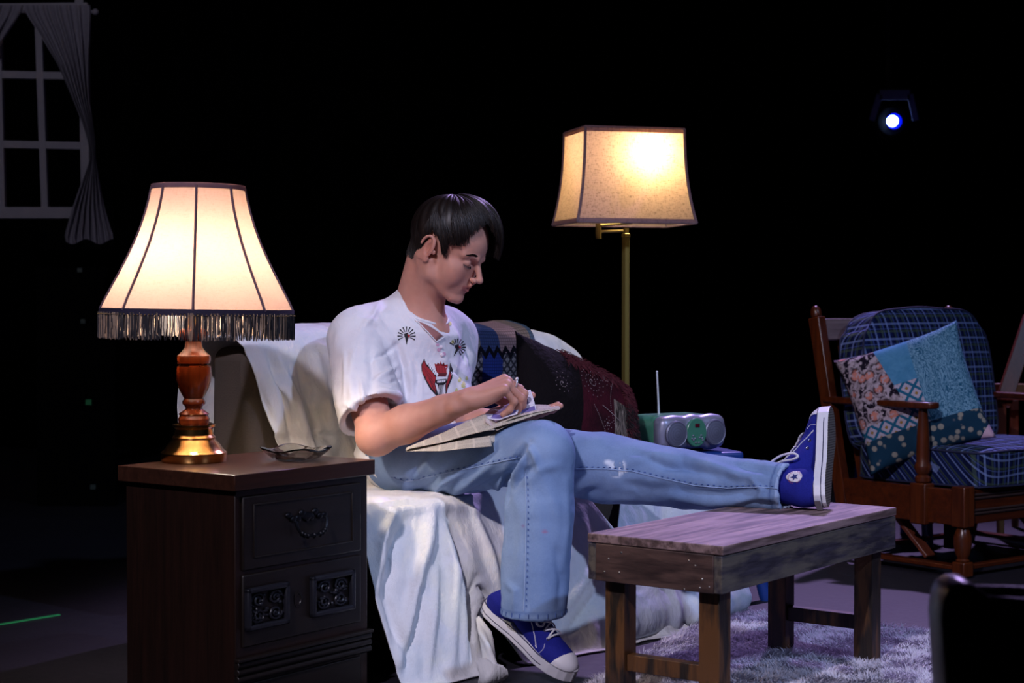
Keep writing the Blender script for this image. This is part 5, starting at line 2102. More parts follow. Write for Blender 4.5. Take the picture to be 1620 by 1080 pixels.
# ------------------------------------------------------------------ surface helpers
class Surf:
    def __init__(s, V, Fq):
        s.b = BVHTree.FromPolygons([tuple(p) for p in V.tolist()], [tuple(q) for q in Fq.tolist()])

    def hit(s, u, v, off=0.0008):
        o = Vector((0, 0, CAM_H))
        d = (P(u, v, 4.0) - o).normalized()
        p, n_, i_, dist = s.b.ray_cast(o, d)
        if p is None:
            return None
        if n_.dot(d) > 0:
            n_ = -n_
        return p + n_ * off

    def line(s, pts, off=0.0008, step=3.0):
        out = []
        for (a, b), (c, d) in zip(pts[:-1], pts[1:]):
            m = max(1, int(math.hypot(c - a, d - b) / step))
            for i in range(m):
                q = s.hit(a + (c - a) * i / m, b + (d - b) * i / m, off)
                if q is not None:
                    out.append(q)
        q = s.hit(*pts[-1], off)
        if q is not None:
            out.append(q)
        # drop far jumps
        res = out[:1]
        for q in out[1:]:
            if (q - res[-1]).length < 0.03:
                res.append(q)
        return res


# ------------------------------------------------------------------ shirt
lo, hi, hh_ = (-0.58, 3.83, 0.38), (0.02, 4.52, 0.90), 0.0036
st_ = Sdf(lo, hi, hh_)
st_.ell((-0.215, 4.18, .46), (.175, .135, .12), BODYR)
st_.ell((-0.255, 4.22, .58), (.165, .135, .15), BODYR, 0.05)
st_.ell((-0.275, 4.235, .69), (.182, .130, .125), BODYR, 0.05)
chc = Vector((-0.27, 4.235, 0.752))
st_.cone(chc + RT * 0.135, chc - RT * 0.135, 0.062, 0.062, 0.05)
st_.cone(nb + Vector((-0.02, 0.01, -0.05)), nb + Vector((-0.012, 0.008, -0.004)), 0.10, 0.066, 0.035)
sl_ = Sdf(lo, hi, hh_)
e1_ = SHR.lerp(ELR, 0.80)
ad = (ELR - SHR).normalized()
sl_.cone(SHR + Vector((0.012, 0, 0.0)), e1_ + ad * 0.05, 0.062, 0.084)
sl_.halfspace(SHR.lerp(ELR, 0.80), ad * 0.9 + Vector((0.15, 0, -0.1)))
sl_.cone(SHR.lerp(ELR, 0.42), ELR + ad * 0.12, 0.048, 0.084, 0, 's')
shl_ = Sdf(lo, hi, hh_)
al = (ELL - SHL).normalized()
shl_.cone(SHL + Vector((0.0, 0, 0.0)), SHL.lerp(ELL, 0.85), 0.062, 0.070)


def merge(A, B, k_):
    h_ = np.clip(0.5 + 0.5 * (A.D - B.D) / k_, 0, 1)
    A.D = A.D * (1 - h_) + B.D * h_ - k_ * h_ * (1 - h_)


merge(st_, sl_, 0.022)
merge(st_, shl_, 0.02)
# neck opening, and the lower hem line
st_.cone(nb + Vector((0.004, -0.002, -0.030)), nb + Vector((0.03, -0.02, 0.10)), 0.057, 0.072, 0.006, 's')
st_.halfspace(P(622, 752, 3.98), NF * 0.8 - UP * 0.60 + RT * 0.1)
V, Fq = st_.mesh()
N = vnormals(V, Fq)
uv = proj(V)
dcoll = np.linalg.norm(V - np.array(nb), axis=1)
calm = smoothstep(0.07, 0.11, dcoll)
cuffd = (V - np.array(SHR.lerp(ELR, 0.80))) @ np.array(ad)
near_arm = np.linalg.norm(V - np.array(SHR.lerp(ELR, 0.80)), axis=1) < 0.13
calm = calm * np.where(near_arm, smoothstep(-0.004, -0.03, cuffd), 1)
V = V + N * (0.0042 * ridged(V * np.array((13, 13, 8)), 81, 3) * calm)[:, None]
V = V + N * (0.0060 * vnoise(V * np.array((9, 9, 7)), 85) * calm)[:, None]
N = vnormals(V, Fq)
V = press(V, N, [
    ([(628, 545), (640, 580), (645, 620), (640, 655)], 6, -0.012),      # sleeve against the chest
    ([(565, 505), (600, 512), (628, 545)], 6, 0.004),
    ([(560, 560), (555, 600), (560, 650)], 8, 0.006),
    ([(585, 540), (590, 590), (585, 630)], 7, -0.005),
    ([(600, 615), (625, 622), (640, 630)], 4, 0.005),
    ([(590, 630), (615, 640), (638, 645)], 4, -0.005),
    ([(545, 640), (570, 648), (600, 640)], 4, 0.004),
    ([(660, 570), (665, 600), (655, 640)], 8, -0.005),
    ([(675, 525), (700, 560), (712, 600)], 8, 0.004),
    ([(735, 520), (738, 555), (730, 600)], 8, -0.006),
    ([(720, 590), (735, 620), (738, 645)], 6, 0.005),
    ([(545, 690), (560, 715), (590, 735)], 8, 0.006),
    ([(600, 740), (620, 745), (640, 735)], 6, -0.006),
    ([(640, 500), (655, 515), (675, 522)], 4, 0.003),
    ([(600, 480), (590, 500), (572, 520)], 4, 0.004), ([(628, 545), (610, 560), (580, 570)], 4, -0.004), ([(632, 575), (612, 590), (590, 600)], 4, 0.004),
    ([(636, 600), (618, 604), (600, 600)], 3, -0.004), ([(545, 560), (548, 600), (545, 635)], 4, 0.004), ([(570, 600), (575, 625), (572, 645)], 4, 0.004),
    ([(655, 560), (668, 590), (664, 640)], 4, 0.004), ([(700, 575), (725, 590), (745, 610)], 4, -0.004), ([(705, 500), (722, 530), (728, 545)], 4, 0.003),
    ([(560, 690), (575, 705), (580, 725)], 4, -0.005), ([(580, 735), (600, 752), (612, 760)], 4, 0.005),
    ([(638, 655), (690, 665), (740, 650)], 6, -0.006), ([(630, 690), (640, 705), (650, 715)], 4, 0.005)], 1.7)
# rolled edge at the collar
M_SHIRT = NT('white_cotton', 0.8, 0, 0.2)
c_ = M_SHIRT.mix(M_SHIRT.noise(12, 4), '#d9d6dc', '#ececee')
M_SHIRT.color(c_)
M_SHIRT.bump(M_SHIRT.noise(28, 5, None, 0.6, 0.8), 0.35, 0.006)
M_SHIRT = M_SHIRT.m
surf = Surf(V, Fq)
inks = {'black': plain('black_ink', '#101016', 0.7), 'red': plain('red_ink', '#a01c24', 0.7), 'dred': plain('dark_red_ink', '#5c1018', 0.7),
        'yellow': plain('pale_yellow_ink', '#d6cf8a', 0.8), 'pink': plain('pale_pink_ink', '#d9a8c0', 0.8), 'white': plain('white_ink', '#e6e4e8', 0.8), 'green': plain('pale_green_ink', '#7fa878', 0.8)}
ink_names = list(inks)
pv, pf, pm_ = [], [], []


def poly(pts, ink, off=0.0009):
    """print a small flat shape on the shirt: triangulated and laid on the cloth"""
    cx, cy = sum(p[0] for p in pts) / len(pts), sum(p[1] for p in pts) / len(pts)
    ring_ = []
    for (a, b), (c, d) in zip(pts, pts[1:] + pts[:1]):
        m = max(1, int(math.hypot(c - a, d - b) / 4))
        for i in range(m):
            ring_.append((a + (c - a) * i / m, b + (d - b) * i / m))
    h_ = [surf.hit(x, y, off) for x, y in ring_]
    c_ = surf.hit(cx, cy, off)
    if c_ is None or any(q is None for q in h_):
        return
    m2 = [surf.hit((x + cx) / 2, (y + cy) / 2, off) for x, y in ring_]
    if any(q is None for q in m2):
        return
    o_ = len(pv)
    k_ = len(h_)
    pv.extend(h_ + m2 + [c_])
    for i in range(k_):
        j = (i + 1) % k_
        pf.append((o_ + i, o_ + j, o_ + k_ + j, o_ + k_ + i))
        pf.append((o_ + k_ + i, o_ + k_ + j, o_ + 2 * k_, o_ + 2 * k_))
        pm_.extend([1 + ink_names.index(ink)] * 2)


def stroke(pts, w_, ink, off=0.0012):
    for (a, b), (c, d) in zip(pts[:-1], pts[1:]):
        L_ = math.hypot(c - a, d - b) + 1e-6
        nx, ny = -(d - b) / L_ * w_ / 2, (c - a) / L_ * w_ / 2
        poly([(a + nx, b + ny), (c + nx, d + ny), (c - nx, d - ny), (a - nx, b - ny)], ink, off)


def burst(cx, cy, a0, a1, tilt_, s_=1.0):
    for i in range(11):
        a = math.radians(a0 + (a1 - a0) * i / 10)
        r0, r1 = 6 * s_, 14.5 * s_
        w_ = 0.075
        poly([(cx + r0 * math.cos(a - w_), cy - r0 * math.sin(a - w_)), (cx + r1 * math.cos(a - w_), cy - r1 * math.sin(a - w_)),
              (cx + r1 * math.cos(a + w_), cy - r1 * math.sin(a + w_)), (cx + r0 * math.cos(a + w_), cy - r0 * math.sin(a + w_))], 'black')
    poly([(cx - 4, cy - 3), (cx + 2, cy - 5), (cx + 4, cy + 1), (cx, cy + 5), (cx - 3, cy + 2)], 'black')
    poly([(cx - 2, cy + 3), (cx + 3, cy + 3), (cx + 1 * tilt_, cy + 15)], 'black')
    poly([(cx + 1, cy - 3), (cx + 6, cy - 1), (cx + 4, cy + 4)], 'red', 0.0014)


burst(643, 531, -25, 205, 0)
burst(723, 549, -65, 150, -6, 0.95)
# winged torch under a crown
poly([(671, 567), (674, 575), (684, 586), (690, 595), (688, 607), (694, 628), (690, 626), (680, 615), (672, 600), (667, 588), (666, 577)], 'black', 0.0008)
poly([(671, 570), (674, 578), (684, 589), (689, 597), (687, 607), (691, 624), (682, 613), (674, 600), (668, 588), (667, 578)], 'red', 0.0011)
poly([(712, 574), (716, 584), (715, 598), (708, 615), (705, 627), (704, 610), (708, 598), (711, 586)], 'black', 0.0008)
poly([(712, 578), (714.5, 586), (713, 597), (707, 612), (706, 620), (705.5, 608), (709, 597)], 'red', 0.0011)
for i in range(5):
    stroke([(669 + i * 3, 580 + i * 6), (676 + i * 2.4, 588 + i * 7), (684 + i * 1.2, 598 + i * 6)], 0.7, 'dred', 0.0014)
poly([(676, 573), (680, 574), (693, 592), (691, 595), (687, 592), (679, 582)], 'white', 0.0014)
for i in range(6):
    stroke([(678 + i * 2.2, 575 + i * 3), (676.5 + i * 2.4, 578.5 + i * 3)], 0.7, 'black', 0.0018)
poly([(687, 575), (690, 579), (692, 573), (694.5, 578), (697, 571), (699.5, 578), (702, 573), (704, 579), (708, 576), (707, 590), (690, 590)], 'red', 0.0010)
for x in (690, 694.5, 699, 703.5):
    stroke([(x, 580), (x + 0.4, 589)], 0.6, 'dred', 0.0014)
poly([(690, 590), (707, 590), (705, 595), (692, 595)], 'dred', 0.0012)
poly([(706, 585), (709, 578), (710, 590), (707, 597)], 'white', 0.0012)
poly([(688, 601), (706, 599), (707, 604), (702, 607), (700, 618), (703, 630), (692, 631), (694, 618), (692, 607), (688, 605)], 'black', 0.0012)
poly([(691, 602), (705, 600.5), (704, 604), (691, 605.5)], 'white', 0.0016)
for x in (692, 695, 698, 701, 704):
    stroke([(x, 601.5), (x + 0.3, 605)], 0.6, 'black', 0.0020)
for x in (695, 697.5, 700):
    stroke([(x, 609), (x - 0.6, 629)], 1.1, 'white', 0.0016)
for cx, cy, r in ((727, 600, 4), (733, 608, 5), (722, 618, 4), (716, 540, 3), (712, 512, 3), (738, 598, 3)):
    poly([(cx + r * math.cos(a) * (0.7 + 0.3 * math.sin(3 * a)), cy + 1.6 * r * math.sin(a) * 0.7) for a in np.linspace(0, 2 * PI, 9)[:-1]], 'yellow')
for cx, cy, r in ((694, 553, 3), (702, 560, 3.4), (692, 545, 2.5)):
    poly([(cx + r * math.cos(a), cy + r * math.sin(a)) for a in np.linspace(0, 2 * PI, 8)[:-1]], 'pink')
for cx, cy, r in ((600, 738, 4), (603, 745, 3)):
    poly([(cx + r * math.cos(a), cy + r * math.sin(a)) for a in np.linspace(0, 2 * PI, 8)[:-1]], 'green')
mi = np.zeros(len(Fq), np.int32)
o_ = len(V)
VV = np.concatenate([V, np.array([tuple(p) for p in pv])])
shirt = quadmesh('shirt', VV[:o_], Fq, [M_SHIRT], man)
# printed shapes live in the shirt's own mesh
pr_ = bpy.data.meshes.new('print')
pr_.from_pydata([p - man.location for p in pv], [], [q if q[2] != q[3] else q[:3] for q in pf])
bm = bmesh.new()
bm.from_mesh(shirt.data)
for nm in ink_names:
    shirt.data.materials.append(inks[nm])
n0 = len(bm.faces)
bm.from_mesh(pr_)
bm.faces.ensure_lookup_table()
for i, m_ in enumerate(pm_):
    bm.faces[n0 + i].material_index = m_
    bm.faces[n0 + i].smooth = True
bm.to_mesh(shirt.data)
bm.free()
for p_ in shirt.data.polygons:
    p_.use_smooth = True
# collar band and placket
cb = MB()
ring = []
neckc = nb + Vector((0.008, -0.005, -0.012))
for i in range(40):
    a = 2 * PI * i / 40
    d = NF * math.cos(a) + RT * math.sin(a)
    best = surf.b.find_nearest(neckc + d * 0.066 + Vector((0, 0, -0.008 - 0.012 * math.cos(a))))
    ring.append(best[0])
for _ in range(4):
    ring = [(ring[i - 1] + ring[i] * 2 + ring[(i + 1) % 40]) / 4 for i in range(40)]
cb.tube(ring, 0.0046, 8, True)
cb.build('collar', M_SHIRT, shirt, world=False)
cbo = [o for o in COL.objects if o.name.startswith('collar')][0]
cbo.matrix_parent_inverse = Matrix.Translation(-Vector(man.location))
MINV = Matrix.Translation(-Vector(man.location))
tp_ = surf.line([(658, 507), (672, 513), (686, 521), (700, 531)], 0.0016, 3)
bt_ = surf.line([(658, 508), (670, 521), (681, 531), (689, 540)], 0.0016, 3)
m_ = min(len(tp_), len(bt_))
if m_ > 2:
    pick = lambda L_: [L_[int(i * (len(L_) - 1) / 11)] for i in range(12)]
    A_, B_ = pick(tp_), pick(bt_)
    op = MB().sheet([[a_.lerp(b_, t) for a_, b_ in zip(A_, B_)] for t in (0, 0.33, 0.66, 1)]).build('placket_opening', plain('shaded_placket_skin', '#a8706a', 0.5), shirt, solid=0.0005)  # skin tone darkened to paint the shade inside the opening
    op.matrix_parent_inverse = MINV
    for L_ in (surf.line([(656, 506), (676, 525), (690, 541), (702, 533)], 0.0022, 3), surf.line([(656, 506), (672, 512), (686, 520), (702, 532)], 0.0016, 3)):
        MB().tube(L_, 0.0016, 6).build('placket_edge', M_SHIRT, shirt).matrix_parent_inverse = MINV
for u_, v_ in ((697, 549), (699, 561)):
    q_ = surf.hit(u_, v_, 0.0018)
    if q_ is not None:
        MB().ell((0, 0, 0), (0.0045, 0.002, 0.0045), T=q_, n=8).build('button', plain('pale_button', '#d8ccd4', 0.4), shirt).matrix_parent_inverse = MINV

# ------------------------------------------------------------------ jeans
KR = P(858, 714, 3.785)
CR = P(843, 971, 3.737)
HIR = Vector((-0.262, 4.095, 0.445))
HIL = Vector((-0.125, 4.235, 0.450))
KL = P(950, 738, 4.07)
CL_ = P(1243, 770, 3.835)
jn = Sdf((-0.42, 3.63, 0.10), (0.68, 4.42, 0.60), 0.0042)
jn.ell((-0.20, 4.17, .455), (.18, .135, .088), BODYR)
jn.cone(HIR, HIR.lerp(KR, 0.5) + Vector((0, 0, -0.004)), 0.082, 0.078, 0.03)
jn.cone(HIR.lerp(KR, 0.5) + Vector((0, 0, -0.004)), KR, 0.078, 0.069, 0.02)
jn.cone(HIL, HIL.lerp(KL, 0.5), 0.086, 0.082, 0.03)
jn.cone(HIL.lerp(KL, 0.5), KL, 0.082, 0.078, 0.02)
leg = Sdf((-0.42, 3.63, 0.10), (0.68, 4.42, 0.60), 0.0042)
S1 = KR.lerp(CR, 0.35) + Vector((0.0, 0, 0))
leg.cone(KR + Vector((0.002, 0, -0.01)), S1, 0.069, 0.074)
leg.cone(S1, CR + (CR - S1) * 0.4, 0.074, 0.0715, 0.01)
leg.halfspace(CR, (0.02, 0.05, -1))
leg.cone(CR - (CR - S1) * 0.35, CR + (CR - S1) * 0.5, 0.052, 0.061, 0, 's')
merge(jn, leg, 0.012)
legl = Sdf((-0.42, 3.63, 0.10), (0.68, 4.42, 0.60), 0.0042)
ax2 = (CL_ - KL).normalized()
legl.cone(KL, P(1080, 757, 3.965), 0.078, 0.066)
legl.cone(P(1080, 757, 3.965), P(1180, 767, 3.885), 0.066, 0.056, 0.01)
legl.cone(P(1180, 767, 3.885), CL_ + ax2 * 0.1, 0.056, 0.0515, 0.01)
legl.halfspace(CL_, ax2)
legl.cone(CL_ - ax2 * 0.03, CL_ + ax2 * 0.2, 0.044, 0.048, 0, 's')
merge(jn, legl, 0.012)
V, Fq = jn.mesh()
N = vnormals(V, Fq)
V = V + N * (0.0030 * ridged(V * np.array((10, 10, 10)), 91, 3) + 0.003 * vnoise(V * 12, 95))[:, None]
N = vnormals(V, Fq)
V = press(V, N, [
    # thigh
    ([(700, 790), (740, 765), (790, 725)], 7, 0.007), ([(720, 795), (760, 775), (800, 750)], 6, -0.007),
    ([(650, 790), (690, 755), (730, 725)], 7, -0.006), ([(640, 780), (665, 745), (690, 715)], 7, 0.007), ([(675, 792), (700, 765), (735, 745)], 5, 0.005),
    ([(745, 796), (785, 778), (808, 735)], 5, 0.007), ([(625, 757), (650, 762), (668, 757)], 4, -0.005),
    # back of the knee
    ([(797, 795), (800, 760), (815, 728), (836, 700)], 6, -0.016), ([(806, 762), (822, 742), (834, 712)], 5, 0.010),
    ([(834, 700), (846, 722), (850, 742)], 5, 0.008), ([(812, 775), (830, 745), (845, 738)], 4, -0.008), ([(838, 760), (860, 740), (885, 735)], 8, 0.005),
    # shin
    ([(805, 790), (812, 840), (806, 900)], 8, -0.004), ([(860, 760), (880, 800), (885, 860)], 9, 0.003), ([(880, 870), (890, 920), (885, 960)], 7, -0.005),
    ([(800, 920), (815, 935), (812, 965)], 6, 0.005), ([(895, 760), (897, 830), (890, 900)], 6, 0.004),
    # stretched leg
    ([(912, 800), (930, 780), (948, 775)], 8, -0.006), ([(985, 735), (1030, 720), (1065, 722)], 8, 0.007), ([(1040, 742), (1080, 735), (1130, 752)], 7, -0.007),
    ([(1000, 715), (1050, 735), (1100, 745)], 6, -0.006), ([(1090, 725), (1130, 738), (1170, 752), (1200, 755)], 7, 0.008),
    ([(1060, 785), (1120, 796), (1180, 792), (1230, 785)], 7, 0.007), ([(1080, 775), (1140, 782), (1200, 775)], 6, -0.006), ([(1165, 735), (1195, 742), (1225, 745)], 6, -0.006),
    ([(1170, 797), (1200, 792), (1225, 800)], 5, -0.006), ([(930, 795), (980, 790), (1040, 797)], 7, 0.005), ([(990, 765), (1030, 775), (1070, 772)], 9, -0.005),
    ([(1190, 760), (1205, 775), (1200, 790)], 5, 0.006),
])
V[:, 2] = np.where((V[:, 0] > 0.2) & (V[:, 1] < 4.0), np.maximum(V[:, 2], TH + 0.0015 + 0 * V[:, 2]), V[:, 2]) if False else V[:, 2]


def denim_nodes(name):
    q = NT(name, 0.85, 0, 0.15)
    a = q.noise(6, 5, None, 0.6)
    b = q.noise(260, 2)
    c = q.ramp(a, [(0.3, '#6d86ad'), (0.7, '#8ea6c8')])
    c = q.mix(q.math('MULTIPLY', b, 0.4), c, '#56709c')
    q.bump(b, 0.35, 0.001)
    return q, c


M_DENIM = tintmat('washed_denim', denim_nodes)
M_STITCH = plain('faded_seam_thread', '#93a9cc', 0.8)
M_DARKS = plain('dark_seam_denim', '#4a639a', 0.85)
uv = proj(V)
N = vnormals(V, Fq)
tj = tints(len(V))
front = (N[:, 1] < 0.1)


def blob(cx, cy, rx, ry):
    return np.exp(-(((uv[:, 0] - cx) / rx) ** 2 + ((uv[:, 1] - cy) / ry) ** 2) ** 2) * front


bn = vnoise(V * 90, 7)
for cx, cy, rx, ry in ((973, 736, 11, 6), (983, 738, 7, 10), (962, 731, 6, 4), (975, 750, 8, 5), (988, 747, 4, 4)):
    put_tint(tj, blob(cx, cy, rx, ry) * (bn > -0.3), '#e2eaf6', 1.0)
put_tint(tj, blob(862, 841, 5, 3), '#b0486a', 0.8)
put_tint(tj, blob(828, 832, 3, 3), '#7a5a88', 0.6)
put_tint(tj, blob(855, 705, 40, 22), '#9db4d6', 0.5)
put_tint(tj, blob(870, 830, 26, 60), '#8fa8ce', 0.35)
# cuffs: darker worn seam just above the hems
dcr = CR.z
hemr = (np.abs(V[:, 0] - CR.x) < 0.1) & (np.abs(V[:, 1] - CR.y) < 0.12)
put_tint(tj, hemr * np.exp(-((V[:, 2] - dcr - 0.013) / 0.0025) ** 2), '#4a6498', 0.7)
along = (V - np.array(CL_)) @ np.array(ax2)
meml = (V[:, 0] > 0.5)
put_tint(tj, meml * np.exp(-((along + 0.016) / 0.0025) ** 2), '#3f5484', 0.75)
put_tint(tj, meml * (along > -0.006), '#a8bad8', 0.6)
jeans = quadmesh('jeans', V, Fq, M_DENIM, man, attrs={'tint': tj})
js = Surf(V, Fq)


def seam(pts, nm, dash=True, w_=0.0011):
    ln_ = js.line(pts, 0.0006, 3)
    mb_ = MB()
    if len(ln_) > 2:
        mb_.tube(ln_, w_, 6)
    mb_.cur = 1
    if dash:
        for i in range(2, len(ln_) - 2, 3):
            a, b = ln_[i], ln_[i + 1]
            o2 = Vector((0, 0, 0.0048)) if abs((b - a).x) > abs((b - a).z) else Vector((0.0048, 0, 0))
            q1 = js.b.find_nearest(a + o2)[0] + Vector((0, -0.0005, 0))
            q2 = js.b.find_nearest(b + o2)[0] + Vector((0, -0.0005, 0))
            mb_.tube([q1, q2], 0.0015, 5)
    if mb_.v:
        o = mb_.build(nm, [M_STITCH, M_DARKS], jeans)
        o.matrix_parent_inverse = Matrix.Translation(-Vector(man.location))


seam([(664, 757), (720, 745), (770, 735), (822, 723)], 'outseam')
seam([(832, 748), (833, 800), (832, 860), (831, 910), (829, 966)], 'outseam')
seam([(618, 755), (640, 762), (668, 757)], 'pocket_seam')
seam([(912, 741), (960, 742), (1000, 745), (1040, 755), (1100, 768), (1150, 772), (1195, 770), (1236, 773)], 'inseam')
hm_ = MB()
for i in range(22):
    a = 2 * PI * i / 22
    c_ = CR + Vector((0.0722 * math.cos(a), 0.0722 * math.sin(a), 0.006))
    q = js.b.find_nearest(c_)[0]
    q2 = js.b.find_nearest(c_ + Vector((0, 0, 0.006)))[0]
    d = Vector((math.cos(a), math.sin(a), 0)) * 0.0006
    hm_.tube([q + d + Vector((0, 0, -0.003)), q2 + d], 0.0013, 5)
hm_.build('hem_stitching', M_DARKS, jeans).matrix_parent_inverse = Matrix.Translation(-Vector(man.location))
fy = MB()
rnd = random.Random(8)
for i in range(70):
    a = rnd.uniform(-2.4, -0.6)
    q = CL_ + (Vector((0, 1, 0)).cross(ax2)).normalized() * 0
    p = js.hit(rnd.uniform(1238, 1244), rnd.uniform(788, 806), 0.0005)
    if p is None:
        continue
    fy.tube([p, p + Vector((rnd.uniform(0, .010), -0.003, rnd.uniform(-.006, .008))), p + Vector((rnd.uniform(0, .016), -0.002, rnd.uniform(-.012, .006)))], 0.0005, 4)
if fy.v:
    fy = fy.build('frayed_hem', plain('frayed_thread', '#aebdd6', 0.9), jeans)
    fy.matrix_parent_inverse = Matrix.Translation(-Vector(man.location))
    fy['kind'] = 'stuff'
# ------------------------------------------------------------------ sneakers
n = NT('royal_blue_canvas', 0.85, 0, 0.15)
n.color(n.mix(n.noise(300, 2), '#151a6e', '#262c8e'))
n.bump(n.noise(700, 1), 0.4, 0.0006)
M_CANVAS = n.m
n = NT('white_rubber_sole', 0.45, 0, 0.4)
x, y, z = n.sep(n.co())
ln1 = n.math('LESS_THAN', n.math('ABSOLUTE', n.math('SUBTRACT', z, 0.0105)), 0.0011)
ln2 = n.math('LESS_THAN', n.math('ABSOLUTE', n.math('SUBTRACT', z, 0.0275)), 0.0009)
ln1 = n.math('MULTIPLY', ln1, n.math('LESS_THAN', x, 0.222))
c_ = n.mix(n.math('ADD', ln1, ln2, clamp=True), n.mix(n.noise(40, 3), '#c9c7ce', '#e6e4ea'), '#171a40')
tread = n.math('MAXIMUM', n.band(n.math('ADD', x, y), 0.008, 0.003), n.band(n.math('SUBTRACT', x, y), 0.008, 0.003))
c_ = n.mix(n.math('LESS_THAN', z, 0.0012), c_, n.mix(tread, '#8a8078', '#4f4844'))
n.color(c_)
M_RUB = n.m
M_CAP = plain('white_rubber_cap', '#dddbe2', 0.4, 0, 0.4)
M_LACE = plain('white_cotton_lace', '#dcdae2', 0.85, 0, 0.1, bump=0.5, scale=400)
M_EYE = NT('nickel_eyelet', 0.25, 1).color('#c8c8cc').m
M_DARKIN = plain('shoe_eyelet_hole', '#0a0a18', 0.9)
xs = [-0.01, 0.0, 0.008, 0.03, 0.06, 0.11, 0.16, 0.205, 0.24, 0.262, 0.276, 0.283, 0.30]
ws = [0.0, 0.006, 0.020, 0.030, 0.032, 0.029, 0.034, 0.0425, 0.040, 0.031, 0.019, 0.004, 0.0]


def sole_fn(z0, z1, grow, med):
    def fn(X, Y, Z):
        w_ = np.interp(X, xs, ws) + grow
        c_ = med * np.interp(X, [0, 0.1, 0.2, 0.285], [0.0, 0.0, 0.002, 0.006])
        d = np.abs(Y - c_) - w_
        d = np.maximum(d, np.maximum(-X - grow, X - 0.283 - grow))
        zt = z1 + 0.002 * smoothstep(0.235, 0.27, X)
        dz = np.maximum(z0 - Z, Z - zt)
        r = 0.004
        return np.minimum(np.maximum(d, dz), 0) + np.sqrt(np.maximum(d + r, 0) ** 2 * 1 + np.maximum(dz + r, 0) ** 2) - r * 1.0 if False else np.maximum(d, dz) + 0 * Z
    return fn


